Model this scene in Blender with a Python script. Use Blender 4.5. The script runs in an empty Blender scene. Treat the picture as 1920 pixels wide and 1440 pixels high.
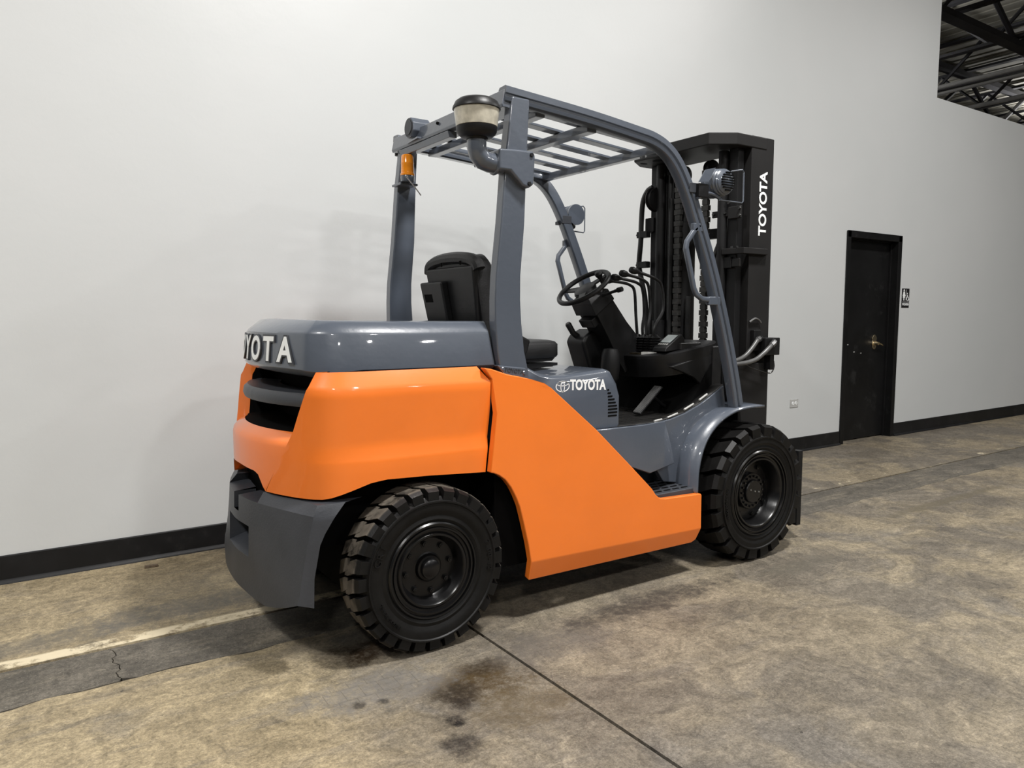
import bpy, bmesh, math, random
from mathutils import Vector, Matrix
random.seed(7)
PI = math.pi
R = math.radians
SC = bpy.context.scene
COL = SC.collection

# ------------------------------------------------------------------ camera
cam_d = bpy.data.cameras.new('camera')
cam = bpy.data.objects.new('camera', cam_d); COL.objects.link(cam)
cam_d.sensor_fit = 'HORIZONTAL'; cam_d.sensor_width = 36.0
cam_d.lens = 1400.0 / 1920.0 * 36.0
cam_d.clip_end = 200
cam.location = (0, 0, 1.334)
cam.rotation_euler = (R(90 - 5.2645), 0, R(55.893 - 90))
SC.camera = cam

# ------------------------------------------------------------------ world, lamps, exposure
w = bpy.data.worlds.new('world'); SC.world = w; w.use_nodes = True
w.node_tree.nodes['Background'].inputs[0].default_value = (0.93, 0.96, 1.0, 1)
w.node_tree.nodes['Background'].inputs[1].default_value = 0.06
def lamp(name, loc, size, power, col=(1.0, 0.985, 0.965), rot=(0, 0, 0)):
    l = bpy.data.lights.new(name, 'AREA'); l.shape = 'DISK'; l.size = size
    l.energy = power; l.color = col
    o = bpy.data.objects.new(name, l); COL.objects.link(o); o.location = loc; o.rotation_euler = rot
    return o
# high-bay lamps hung in rows under the roof of the hall
for lx, ly, p in ((-3.0, 0.9, 330), (2.6, 0.9, 430), (8.0, 0.9, 170), (-3.0, -5.0, 230), (2.6, -5.0, 230), (8.0, -5.0, 170), (13.5, 0.9, 40), (-3.0, -11.0, 150), (2.6, -11.0, 150), (8.0, -11.0, 150), (13.5, -6.0, 90)):
    lamp('high_bay_or_deck_fill', (lx, ly, 5.9), 0.6, p)
for lx, ly, p in ((24.5, 8.6, 600), (16.0, 15.0, 350), (13.0, 9.5, 180)):  # upward-facing lights added in the far bay to brighten the roof deck
    lamp('high_bay_or_deck_fill', (lx, ly, 5.6), 0.5, p, rot=(PI, 0, 0))
SC.view_settings.view_transform = 'Standard'
SC.view_settings.look = 'None'
SC.view_settings.gamma = 1.0
SC.view_settings.use_curve_mapping = False
SC.view_settings.exposure = 0.0

# ------------------------------------------------------------------ node helpers and materials
class NT:
    def __init__(s, name):
        s.m = bpy.data.materials.new(name); s.m.use_nodes = True
        s.t = s.m.node_tree; s.b = s.t.nodes['Principled BSDF']
        s.tc = s.t.nodes.new('ShaderNodeTexCoord')
        s.P = s.tc.outputs['Object']
    def n(s, typ, **props):
        x = s.t.nodes.new(typ)
        for k, v in props.items(): setattr(x, k, v)
        return x
    def link(s, a, b): s.t.links.new(a, b)
    def setin(s, sock, v):
        if hasattr(v, 'default_value') or isinstance(v, bpy.types.NodeSocket): s.link(v, sock)
        else: sock.default_value = v
    def math(s, op, a, b=0.0, c=None, clamp=False):
        x = s.n('ShaderNodeMath', operation=op); x.use_clamp = clamp
        s.setin(x.inputs[0], a); s.setin(x.inputs[1], b)
        if c is not None: s.setin(x.inputs[2], c)
        return x.outputs[0]
    def noise(s, scale, detail=4.0, rough=0.55, vec=None, dist=0.0):
        x = s.n('ShaderNodeTexNoise'); s.link(vec or s.P, x.inputs['Vector'])
        x.inputs['Scale'].default_value = scale; x.inputs['Detail'].default_value = detail
        x.inputs['Roughness'].default_value = rough; x.inputs['Distortion'].default_value = dist
        return x.outputs['Fac']
    def mapv(s, scale=(1, 1, 1), loc=(0, 0, 0), rot=(0, 0, 0)):
        x = s.n('ShaderNodeMapping'); s.link(s.P, x.inputs[0])
        x.inputs['Location'].default_value = loc; x.inputs['Rotation'].default_value = rot; x.inputs['Scale'].default_value = scale
        return x.outputs[0]
    def sm(s, v, a, b):            # smooth step from a to b
        x = s.n('ShaderNodeMapRange', interpolation_type='SMOOTHSTEP')
        s.setin(x.inputs[0], v); x.inputs[1].default_value = a; x.inputs[2].default_value = b
        x.inputs[3].default_value = 0; x.inputs[4].default_value = 1
        return x.outputs[0]
    def mix(s, f, a, b, mode='MIX'):
        x = s.n('ShaderNodeMix', data_type='RGBA', blend_type=mode)
        s.setin(x.inputs[0], f)
        for i, v in ((6, a), (7, b)):
            if isinstance(v, tuple): x.inputs[i].default_value = (*v[:3], 1)
            else: s.link(v, x.inputs[i])
        return x.outputs[2]
    def base(s, v):
        if isinstance(v, tuple): s.b.inputs['Base Color'].default_value = (*v[:3], 1)
        else: s.link(v, s.b.inputs['Base Color'])
    def bump(s, h, strength=0.2, dist=0.01):
        x = s.n('ShaderNodeBump'); s.link(h, x.inputs['Height'])
        x.inputs['Strength'].default_value = strength; x.inputs['Distance'].default_value = dist
        s.link(x.outputs[0], s.b.inputs['Normal'])
    def xyz(s, vec=None):
        x = s.n('ShaderNodeSeparateXYZ'); s.link(vec or s.P, x.inputs[0]); return x.outputs

def M_plain(name, col, rough=0.5, metal=0.0, var=0.12, vs=8.0, coat=0.0, peel=0.0, ps=160.0, spec=0.5, worn=None):
    t = NT(name)
    f = t.noise(vs, 4)
    dark = tuple(c * (1 - var) for c in col); light = tuple(min(1, c * (1 + var)) for c in col)
    c = t.mix(t.sm(f, 0.3, 0.7), dark, light)
    if worn:
        c = t.mix(t.math('MULTIPLY', t.sm(t.noise(worn[1], 6, 0.7), 0.56, 0.72), worn[2]), c, worn[0])
    t.base(c)
    t.b.inputs['Roughness'].default_value = rough; t.b.inputs['Metallic'].default_value = metal
    t.b.inputs['Specular IOR Level'].default_value = spec
    t.b.inputs['Coat Weight'].default_value = coat; t.b.inputs['Coat Roughness'].default_value = 0.045
    if peel: t.bump(t.noise(ps, 2), peel, 0.002)
    return t.m

MAT = {}
MAT['orange'] = M_plain('orange_paint', (0.80, 0.178, 0.016), 0.40, var=0.04, vs=2.5, coat=0.6, peel=0.10, ps=60)
MAT['grey'] = M_plain('slate_grey_paint', (0.068, 0.080, 0.102), 0.34, var=0.06, vs=3, coat=0.85, peel=0.32, ps=38)
MAT['greymatte'] = M_plain('slate_grey_cast_paint', (0.040, 0.043, 0.050), 0.42, var=0.12, vs=5, peel=0.3, ps=120, spec=0.35)
MAT['black'] = M_plain('black_mast_paint', (0.0075, 0.0075, 0.008), 0.48, var=0.25, vs=6, peel=0.15, ps=80, spec=0.25)
MAT['plate'] = M_plain('black_side_plate_paint', (0.013, 0.0125, 0.0125), 0.55, var=0.12, vs=3, peel=0.1, ps=60, spec=0.22)
MAT['plastic'] = M_plain('black_plastic', (0.0085, 0.0085, 0.009), 0.42, var=0.2, vs=9, peel=0.12, ps=220, spec=0.28)
MAT['void'] = M_plain('black_interior', (0.003, 0.003, 0.003), 0.8, var=0.1, spec=0.05)
MAT['vinyl'] = M_plain('black_vinyl', (0.010, 0.010, 0.0105), 0.45, var=0.25, vs=14, peel=0.35, ps=120, spec=0.35)
MAT['rubber'] = M_plain('tyre_rubber', (0.0055, 0.0052, 0.005), 0.46, var=0.25, vs=12, peel=0.2, ps=90, spec=0.22)
MAT['wornrubber'] = M_plain('worn_tyre_rubber', (0.010, 0.0095, 0.009), 0.62, var=0.3, vs=14, peel=0.4, ps=70, spec=0.28, worn=((0.060, 0.052, 0.043), 9.0, 0.75))
MAT['rim'] = M_plain('black_rim_paint', (0.004, 0.004, 0.0042), 0.27, var=0.15, vs=7, peel=0.1, ps=90, spec=0.40)
MAT['hose'] = M_plain('hydraulic_hose', (0.014, 0.014, 0.014), 0.30, var=0.2, vs=10, spec=0.45)
MAT['steel'] = M_plain('worn_steel', (0.42, 0.42, 0.42), 0.34, metal=0.9, var=0.2, vs=12)
MAT['chain'] = M_plain('oiled_chain_steel', (0.035, 0.034, 0.032), 0.4, metal=0.5, var=0.3, vs=30)
MAT['white'] = M_plain('white_lettering', (0.80, 0.82, 0.82), 0.4, var=0.03, vs=20)
MAT['amber'] = M_plain('amber_lens', (0.95, 0.30, 0.012), 0.18, var=0.1, vs=20, coat=0.6)
MAT['clear'] = M_plain('clouded_bowl_plastic', (0.47, 0.44, 0.36), 0.28, var=0.22, vs=22, coat=0.4)
MAT['screen'] = M_plain('lcd_screen', (0.30, 0.34, 0.34), 0.15, var=0.05)
MAT['mat'] = M_plain('rubber_mat', (0.011, 0.0105, 0.010), 0.5, var=0.35, vs=10, spec=0.3, worn=((0.045, 0.040, 0.032), 7.0, 0.5))
MAT['matedge'] = M_plain('worn_mat_edge', (0.40, 0.40, 0.385), 0.5, var=0.2, vs=25)
MAT['brass'] = M_plain('brass', (0.72, 0.60, 0.40), 0.25, metal=1.0, var=0.2, vs=40)
MAT['doorblack'] = M_plain('black_door_paint', (0.006, 0.006, 0.0062), 0.42, var=0.25, vs=3, spec=0.22, worn=((0.10, 0.10, 0.10), 5.0, 0.12))
MAT['bbrubber'] = M_plain('black_cove_base', (0.008, 0.008, 0.0085), 0.45, var=0.25, vs=4, spec=0.25, worn=((0.06, 0.058, 0.055), 8.0, 0.15))
MAT['outlet'] = M_plain('grey_outlet_steel', (0.42, 0.42, 0.41), 0.4, var=0.08, vs=30)
MAT['signblack'] = M_plain('sign_plastic', (0.010, 0.010, 0.011), 0.4, var=0.1)
MAT['truss'] = M_plain('dark_roof_steel', (0.030, 0.030, 0.036), 0.6, var=0.3, vs=2)
MAT['deck'] = M_plain('roof_deck', (0.30, 0.29, 0.25), 0.7, var=0.15, vs=0.7)
MAT['pipe'] = M_plain('light_pipe', (0.42, 0.42, 0.42), 0.4, var=0.15, vs=2)
MAT['chip'] = M_plain('wood_chip', (0.16, 0.12, 0.08), 0.8, var=0.3, vs=30)

def tread_material():
    t = NT('dusty_tyre_rubber')
    x, y, z = t.xyz()
    r = t.math('SQRT', t.math('ADD', t.math('MULTIPLY', x, x), t.math('MULTIPLY', z, z)))
    n = t.noise(14.0, 6, 0.7)
    m = t.math('MULTIPLY', t.sm(r, 0.326, 0.3315), t.sm(n, 0.30, 0.62))
    c = t.mix(t.sm(t.noise(12, 4), 0.3, 0.7), (0.0045, 0.0043, 0.0041), (0.0075, 0.0072, 0.007))
    t.base(t.mix(t.math('MULTIPLY', m, 0.9), c, (0.115, 0.098, 0.078)))
    t.setin(t.b.inputs['Roughness'], t.math('ADD', 0.46, t.math('MULTIPLY', m, 0.4)))
    t.b.inputs['Specular IOR Level'].default_value = 0.22
    t.bump(t.noise(70, 2), 0.3, 0.002)
    return t.m
MAT['wornrubber'] = tread_material()
MAT['greyhose'] = M_plain('grey_hose', (0.085, 0.085, 0.084), 0.35, var=0.2, vs=14)
MAT['darksteel'] = M_plain('dull_fitting_steel', (0.16, 0.16, 0.16), 0.4, metal=0.7, var=0.2, vs=14)
def wall_material():
    t = NT('white_wall_paint')
    big = t.noise(0.5, 3); c = t.mix(t.sm(big, 0.3, 0.7), (0.525, 0.54, 0.54), (0.55, 0.56, 0.56))
    x, y, z = t.xyz()
    # scuffs low on the wall
    sc = t.noise(7.0, 7, 0.75, t.mapv((1.0, 1.0, 0.5)))
    msk = t.math('MULTIPLY', t.sm(sc, 0.66, 0.76), t.math('SUBTRACT', 1.0, t.sm(z, 0.5, 1.6)))
    c = t.mix(t.math('MULTIPLY', msk, 0.30), c, (0.25, 0.25, 0.25))
    t.base(c); t.b.inputs['Roughness'].default_value = 0.42
    t.b.inputs['Specular IOR Level'].default_value = 0.4
    t.bump(t.math('ADD', t.math('MULTIPLY', t.noise(28.0, 3), 0.5), t.math('MULTIPLY', t.noise(1.6, 2), 4.0)), 0.12, 0.01)
    return t.m
MAT['wall'] = wall_material()

def floor_material(name, strip=False, line=False):
    t = NT(name)
    x, y, z = t.xyz()
    warp = t.n('ShaderNodeVectorMath', operation='ADD')
    nz = t.n('ShaderNodeTexNoise'); t.link(t.P, nz.inputs['Vector']); nz.inputs['Scale'].default_value = 2.2; nz.inputs['Detail'].default_value = 4
    sub = t.n('ShaderNodeVectorMath', operation='MULTIPLY_ADD'); t.link(nz.outputs['Color'], sub.inputs[0])
    sub.inputs[1].default_value = (0.5, 0.5, 0); sub.inputs[2].default_value = (-0.25, -0.25, 0)
    t.link(t.P, warp.inputs[0]); t.link(sub.outputs[0], warp.inputs[1])
    W = warp.outputs[0]
    big = t.noise(0.8, 6, 0.68, W)
    mid = t.noise(2.6, 7, 0.68, W)
    fine = t.noise(26.0, 6, 0.75)
    grit = t.noise(170.0, 3, 0.7)
    drag = t.noise(5.0, 6, 0.7, t.mapv((0.35, 1.6, 1), rot=(0, 0, 0.25)))
    if strip:
        c = t.mix(t.sm(mid, 0.3, 0.7), (0.080, 0.071, 0.057), (0.132, 0.117, 0.094))
        c = t.mix(t.math('MULTIPLY', t.sm(drag, 0.50, 0.66), 0.5), c, (0.22, 0.19, 0.14))
    else:
        grey = t.mix(t.sm(mid, 0.3, 0.7), (0.122, 0.104, 0.080), (0.178, 0.154, 0.119))
        tan = t.mix(t.sm(mid, 0.3, 0.7), (0.250, 0.200, 0.120), (0.375, 0.303, 0.185))
        m1 = t.sm(t.math('ADD', t.math('MULTIPLY', big, 0.6), t.math('MULTIPLY', mid, 0.4)), 0.44, 0.56)
        # bare sandy floor to the left of the joint, greyer to the right
        left = t.math('SUBTRACT', 1.0, t.sm(t.math('ADD', x, t.math('MULTIPLY', t.noise(1.9, 6, 0.7, W), 1.0)), 1.15, 1.75))
        m1 = t.math('MAXIMUM', t.math('MULTIPLY', m1, t.math('ADD', 0.22, t.math('MULTIPLY', t.sm(x, 2.2, 4.2), 0.22))), t.math('MULTIPLY', left, 0.90))
        c = t.mix(m1, grey, tan)
        c = t.mix(t.math('MULTIPLY', t.sm(drag, 0.52, 0.66), 0.45), c, (0.145, 0.128, 0.105))
        c = t.mix(t.math('MULTIPLY', t.sm(t.noise(1.1, 5, 0.6, W), 0.55, 0.66), 0.5), c, (0.135, 0.125, 0.112))
    def mult(v, a, b, lo, hi):
        nonlocal c
        x = t.n('ShaderNodeMapRange'); t.setin(x.inputs[0], v); x.inputs[1].default_value = a; x.inputs[2].default_value = b; x.inputs[3].default_value = lo; x.inputs[4].default_value = hi
        c = t.mix(1.0, c, x.outputs[0], 'MULTIPLY')
    mult(t.noise(11.0, 9, 0.78, W, 0.4), 0.34, 0.66, 0.62, 1.28)
    mult(t.noise(42.0, 8, 0.80), 0.32, 0.68, 0.55, 1.38)
    mult(t.noise(120.0, 4, 0.8), 0.30, 0.70, 0.62, 1.35)
    c = t.mix(t.math('MULTIPLY', t.sm(fine, 0.58, 0.72), 0.45), c, (0.07, 0.060, 0.046))
    c = t.mix(t.math('MULTIPLY', t.sm(grit, 0.60, 0.72), 0.40), c, (0.50, 0.46, 0.38))
    c = t.mix(t.math('MULTIPLY', t.sm(grit, 0.40, 0.30), 0.35), c, (0.06, 0.052, 0.045))
    scr = t.noise(9.0, 7, 0.75, t.mapv((0.6, 3.2, 1), rot=(0, 0, -0.45)), 0.6)
    scr2 = t.noise(16.0, 6, 0.75, t.mapv((2.4, 0.5, 1), rot=(0, 0, 0.7)), 0.8)
    c = t.mix(t.math('MULTIPLY', t.sm(scr, 0.56, 0.66), 0.42), c, (0.085, 0.074, 0.058))
    c = t.mix(t.math('MULTIPLY', t.sm(scr2, 0.60, 0.68), 0.32), c, (0.075, 0.066, 0.054))
    c = t.mix(t.math('MULTIPLY', t.sm(scr, 0.40, 0.30), 0.35), c, (0.40, 0.345, 0.25))
    speck = t.n('ShaderNodeTexVoronoi'); t.link(t.P, speck.inputs['Vector']); speck.inputs['Scale'].default_value = 9.0
    c = t.mix(t.math('MULTIPLY', t.math('LESS_THAN', speck.outputs['Distance'], t.math('MULTIPLY', t.sm(fine, 0.45, 0.75), 0.10)), 0.8), c, (0.03, 0.027, 0.022))
    # oil and rust stains and other darker patches, each with its own place and shape
    spn = t.noise(8.0, 9, 0.75); spm = t.math('ADD', 0.45, t.math('MULTIPLY', t.sm(t.noise(26.0, 7, 0.8), 0.36, 0.58), 0.55))
    def tread(cx, cy, rx, ry, rot):                          # tyre print pressed into the dust
        nonlocal c
        b = t.n('ShaderNodeTexBrick'); t.link(t.mapv((1, 1, 1), rot=(0, 0, rot)), b.inputs['Vector'])
        b.inputs['Scale'].default_value = 9.0; b.inputs['Mortar Size'].default_value = 0.018; b.inputs['Mortar Smooth'].default_value = 0.3; b.inputs['Brick Width'].default_value = 0.6; b.inputs['Row Height'].default_value = 0.75
        dx = t.math('DIVIDE', t.math('SUBTRACT', x, cx), rx); dy = t.math('DIVIDE', t.math('SUBTRACT', y, cy), ry)
        d = t.math('ADD', t.math('SQRT', t.math('ADD', t.math('MULTIPLY', dx, dx), t.math('MULTIPLY', dy, dy))), t.math('MULTIPLY', t.math('SUBTRACT', spn, 0.5), 1.6))
        mk = t.math('MULTIPLY', t.math('SUBTRACT', 1.0, t.sm(d, 0.7, 1.0)), t.math('MULTIPLY', b.outputs['Fac'], 0.38))
        c = t.mix(mk, c, (0.06, 0.052, 0.042))
    def spot(cx, cy, rx, ry, colr, amt, soft=0.6, dt=0.55):
        nonlocal c
        dx = t.math('DIVIDE', t.math('SUBTRACT', x, cx), rx); dy = t.math('DIVIDE', t.math('SUBTRACT', y, cy), ry)
        d = t.math('SQRT', t.math('ADD', t.math('MULTIPLY', dx, dx), t.math('MULTIPLY', dy, dy)))
        d = t.math('ADD', d, t.math('MULTIPLY', t.math('SUBTRACT', spn, 0.5), dt * 5))
        mk = t.math('MULTIPLY', t.math('SUBTRACT', 1.0, t.sm(d, 1 - soft, 1.15)), amt)
        c = t.mix(t.math('MULTIPLY', mk, spm), c, colr)
    if line:
        q = t.math('ADD', y, t.math('MULTIPLY', t.math('SUBTRACT', mid, 0.5), 0.05))
        band = t.math('MULTIPLY', t.sm(q, 3.315, 3.325), t.math('SUBTRACT', 1.0, t.sm(q, 3.385, 3.405)))
        keep = t.sm(t.math('SUBTRACT', t.noise(6.0, 7, 0.75), t.math('MULTIPLY', t.sm(x, 0.5, 2.5), 0.13)), 0.42, 0.52)
        c = t.mix(t.math('MULTIPLY', t.math('MULTIPLY', band, keep), 0.9), c, (0.66, 0.57, 0.40))
        spot(0.62, 3.58, 0.55, 0.16, (0.10, 0.095, 0.085), 0.75)
        spot(0.05, 3.52, 0.5, 0.10, (0.09, 0.085, 0.075), 0.6)
        spot(2.4, 3.9, 2.4, 0.18, (0.16, 0.14, 0.11), 0.4)
    elif not strip:
        spot(1.12, 2.70, 0.17, 0.13, (0.026, 0.015, 0.006), 1.0)
        spot(1.36, 2.24, 0.20, 0.17, (0.050, 0.031, 0.010), 0.95); spot(1.27, 2.20, 0.12, 0.09, (0.016, 0.011, 0.006), 0.9); spot(1.45, 2.33, 0.11, 0.07, (0.022, 0.014, 0.006), 0.85)
        spot(1.40, 2.02, 0.22, 0.17, (0.085, 0.062, 0.030), 0.6); spot(1.24, 2.13, 0.06, 0.05, (0.014, 0.010, 0.007), 0.9)
        spot(1.165, 2.05, 0.040, 0.055, (0.007, 0.006, 0.005), 1.0, 0.5)
        spot(1.11, 1.92, 0.08, 0.07, (0.018, 0.015, 0.012), 0.9)
        spot(1.05, 2.40, 0.32, 0.16, (0.150, 0.140, 0.128), 0.75)
        spot(1.78, 2.35, 0.30, 0.16, (0.100, 0.090, 0.078), 0.65)
        spot(2.45, 2.44, 0.60, 0.11, (0.035, 0.030, 0.025), 0.85)  # long dark streak on the floor beside the side panel
        spot(3.45, 2.36, 0.35, 0.09, (0.090, 0.080, 0.062), 0.75)
        spot(5.6, 2.62, 1.1, 0.06, (0.110, 0.092, 0.060), 0.8)
        tread(1.05, 2.42, 0.28, 0.10, 0.05); tread(1.95, 2.28, 0.35, 0.10, 0.12); tread(3.45, 2.22, 0.30, 0.12, -0.15); tread(1.55, 2.10, 0.15, 0.12, 0.5)
        spot(1.02, 2.30, 0.03, 0.025, (0.03, 0.026, 0.022), 0.85)
        spot(0.94, 2.32, 0.025, 0.03, (0.03, 0.024, 0.018), 0.85)
    t.base(c)
    t.setin(t.b.inputs['Roughness'], t.math('ADD', 0.42, t.math('MULTIPLY', mid, 0.35)))
    t.b.inputs['Specular IOR Level'].default_value = 0.35
    t.bump(t.math('ADD', t.math('MULTIPLY', fine, 0.6), t.math('MULTIPLY', grit, 0.25)), 0.5, 0.006)
    return t.m
MAT['floor'] = floor_material('worn_concrete')
MAT['floorline'] = floor_material('worn_concrete_with_painted_line', line=True)
MAT['floorstrip'] = floor_material('patched_concrete_strip', strip=True)

# ------------------------------------------------------------------ mesh helpers
YC = 3.17                                   # centre plane of the truck
ROOT = Vector((2.35, YC, 0.0))
def mir(y): return 2 * YC - y

class G:
    def __init__(s): s.v = []; s.f = []
    def add(s, vs, fs):
        o = len(s.v); s.v += [Vector(q) for q in vs]; s.f += [tuple(i + o for i in f) for f in fs]; return s
    def box(s, a, b):
        x0, x1 = sorted((a[0], b[0])); y0, y1 = sorted((a[1], b[1])); z0, z1 = sorted((a[2], b[2]))
        return s.add([(x0, y0, z0), (x1, y0, z0), (x1, y1, z0), (x0, y1, z0), (x0, y0, z1), (x1, y0, z1), (x1, y1, z1), (x0, y1, z1)],
                     [(0, 3, 2, 1), (4, 5, 6, 7), (0, 1, 5, 4), (1, 2, 6, 5), (2, 3, 7, 6), (3, 0, 4, 7)])
    def prism(s, poly, axis, a, b):
        """poly: 2-D outline; axis 'y': poly is (x,z); 'x': (y,z); 'z': (x,y)"""
        n = len(poly)
        def P(p, q): return {'y': (p[0], q, p[1]), 'x': (q, p[0], p[1]), 'z': (p[0], p[1], q)}[axis]
        return s.add([P(p, a) for p in poly] + [P(p, b) for p in poly],
                     [tuple(range(n)), tuple(range(2 * n - 1, n - 1, -1))] + [(i, i + n, (i + 1) % n + n, (i + 1) % n) for i in range(n)])
    def tube(s, pts, r, n=10, cap=True):
        pts = [Vector(p) for p in pts]; rs = r if isinstance(r, (list, tuple)) else [r] * len(pts)
        o = len(s.v); up = None
        for i, p in enumerate(pts):
            d = (pts[min(i + 1, len(pts) - 1)] - pts[max(i - 1, 0)]).normalized()
            if up is None: up = d.orthogonal().normalized()
            up = (up - d * up.dot(d)).normalized(); sd = d.cross(up)
            for k in range(n):
                a = 2 * PI * k / n; s.v.append(p + (up * math.cos(a) + sd * math.sin(a)) * rs[i])
        for i in range(len(pts) - 1):
            for k in range(n):
                s.f.append((o + i * n + k, o + i * n + (k + 1) % n, o + (i + 1) * n + (k + 1) % n, o + (i + 1) * n + k))
        if cap:
            s.f.append(tuple(o + k for k in reversed(range(n)))); e = o + (len(pts) - 1) * n; s.f.append(tuple(e + k for k in range(n)))
        return s
    def sweep(s, pts, prof, side=(0, 1, 0)):
        """prof: (a, b) offsets; a along side, b along path normal"""
        pts = [Vector(p) for p in pts]; side = Vector(side).normalized(); n = len(prof); o = len(s.v)
        for i, p in enumerate(pts):
            d = (pts[min(i + 1, len(pts) - 1)] - pts[max(i - 1, 0)]).normalized()
            nr = side.cross(d).normalized()
            k = 1.0
            if 0 < i < len(pts) - 1:
                d1 = (pts[i] - pts[i - 1]).normalized(); k = 1 / max(0.6, d1.dot(d))
            for a, b in prof: s.v.append(p + side * a + nr * b * k)
        for i in range(len(pts) - 1):
            for k in range(n): s.f.append((o + i * n + k, o + i * n + (k + 1) % n, o + (i + 1) * n + (k + 1) % n, o + (i + 1) * n + k))
        s.f.append(tuple(o + k for k in reversed(range(n)))); e = o + (len(pts) - 1) * n; s.f.append(tuple(e + k for k in range(n)))
        return s
    def lathe(s, prof, c, axis='z', n=32, close=False):
        """prof: (r, h) along the axis through c"""
        c = Vector(c); o = len(s.v); m = len(prof)
        for k in range(n):
            a = 2 * PI * k / n; ca, sa = math.cos(a), math.sin(a)
            for r, h in prof:
                s.v.append(c + Vector({'z': (r * ca, r * sa, h), 'y': (r * ca, h, r * sa), 'x': (h, r * ca, r * sa)}[axis]))
        for k in range(n):
            for j in range(m if close else m - 1):
                j2 = (j + 1) % m
                s.f.append((o + k * m + j, o + ((k + 1) % n) * m + j, o + ((k + 1) % n) * m + j2, o + k * m + j2))
        return s
    def xform(s, M):
        s.v = [M @ q for q in s.v]; return s
    def build(s, name, mat, parent=None, bevel=0.0, seg=2, angle=35, off=None, recalc=True, solid=0.0):
        off = (ROOT if parent is not None else Vector((0, 0, 0))) if off is None else Vector(off)
        me = bpy.data.meshes.new(name)
        me.from_pydata([tuple(q - off) for q in s.v], [], s.f)
        bm = bmesh.new(); bm.from_mesh(me)
        bmesh.ops.remove_doubles(bm, verts=bm.verts, dist=1e-5)
        if recalc: bmesh.ops.recalc_face_normals(bm, faces=bm.faces)
        bm.to_mesh(me); bm.free()
        for p in me.polygons: p.use_smooth = True
        me.set_sharp_from_angle(angle=R(angle))
        me.materials.append(MAT[mat]); me.validate()
        o = bpy.data.objects.new(name, me); COL.objects.link(o)
        if parent is not None: o.parent = parent
        if solid:
            md = o.modifiers.new('thickness', 'SOLIDIFY'); md.thickness = solid; md.offset = -1
        if bevel:
            md = o.modifiers.new('bevel', 'BEVEL'); md.width = bevel; md.segments = seg; md.limit_method = 'ANGLE'; md.angle_limit = R(30); md.harden_normals = True
        return o

def rr(w, h, r, n=3):
    """rounded rectangle outline"""
    out = []
    for cx, cy, a0 in ((w / 2 - r, h / 2 - r, 0), (-w / 2 + r, h / 2 - r, 90), (-w / 2 + r, -h / 2 + r, 180), (w / 2 - r, -h / 2 + r, 270)):
        for k in range(n + 1):
            a = R(a0 + 90 * k / n); out.append((cx + r * math.cos(a), cy + r * math.sin(a)))
    return out
def smooth(pts, k=6):
    """Catmull-Rom through the points (2-D or 3-D)"""
    P = [Vector(p) for p in pts]; P = [P[0] * 2 - P[1]] + P + [P[-1] * 2 - P[-2]]; out = []
    for i in range(1, len(P) - 2):
        for j in range(k):
            t = j / k; a, b, c, d = P[i - 1], P[i], P[i + 1], P[i + 2]
            out.append(0.5 * ((2 * b) + (c - a) * t + (2 * a - 5 * b + 4 * c - d) * t * t + (3 * b - a - 3 * c + d) * t ** 3))
    out.append(P[-2]); return out
def lerp_tab(tab, x):
    if x <= tab[0][0]: return tab[0][1]
    for (a, va), (b, vb) in zip(tab, tab[1:]):
        if x <= b: return va + (vb - va) * (x - a) / (b - a)
    return tab[-1][1]
def text_g(txt, size, M, depth=0.002, bold=0.0, sx=1.0, align='CENTER', spacing=1.0):
    cu = bpy.data.curves.new('lettering', 'FONT'); cu.body = txt; cu.size = size; cu.extrude = depth; cu.offset = bold
    cu.align_x = align; cu.align_y = 'CENTER'; cu.space_character = spacing; cu.resolution_u = 4
    ob = bpy.data.objects.new('lettering', cu); me = bpy.data.meshes.new_from_object(ob)
    g = G(); MM = M @ Matrix.Diagonal((sx, 1, 1, 1))
    g.add([MM @ q.co for q in me.vertices], [tuple(p.vertices) for p in me.polygons])
    bpy.data.objects.remove(ob); bpy.data.curves.remove(cu); bpy.data.meshes.remove(me)
    return g
def frame(o, x, y):
    x = Vector(x).normalized(); y = Vector(y).normalized(); z = x.cross(y)
    M = Matrix.Identity(4)
    for i, c in enumerate((x, y, z)):
        for j in range(3): M[j][i] = c[j]
    M.translation = Vector(o); return M
def empty(name, loc):
    o = bpy.data.objects.new(name, None); COL.objects.link(o); o.location = loc; return o
def tag(o, label=None, cat=None, group=None, kind=None):
    for k, v in (('label', label), ('category', cat), ('group', group), ('kind', kind)):
        if v: o[k] = v
    return o
def struct(o): o['kind'] = 'structure'; return o
def copies(o, places, parent, rots=None):
    """further copies of one small part, sharing its mesh"""
    for i, p in enumerate(places):
        c = o.copy(); COL.objects.link(c); c.parent = parent; c.location = p
        if rots: c.rotation_euler = rots[i]

# ------------------------------------------------------------------ the setting
WY = 4.43
fl = struct(G().box((-8, -8, -0.14), (32, 22, -0.05)).build('floor', 'void'))
def wav(x): return 2.972 + 0.010 * math.sin(x * 5.1) + 0.006 * math.sin(x * 13.7 + 1) + 0.004 * math.sin(x * 31.0)
xs = [-8 + i * 0.05 for i in range(int((1.580 + 8) / 0.05) + 1)] + [1.580]
g = G().prism([(-8, -8), (1.580, -8)] + [(x, wav(x) - 0.008 + 0.004 * math.sin(x * 23.0)) for x in reversed(xs)], 'z', -0.1, 0.0)
a = g.build('floor_slab', 'floor', fl, off=(0, 0, 0)); a['label'] = 'sandy worn concrete slab behind the truck'
xs = [1.594 + i * 0.08 for i in range(380)]
G().prism([(1.594, -8)] + [(xs[-1], -8)] + [(x, wav(x) - 0.003) for x in reversed(xs)], 'z', -0.1, 0.0).build('floor_slab', 'floor', fl, off=(0, 0, 0))
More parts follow.
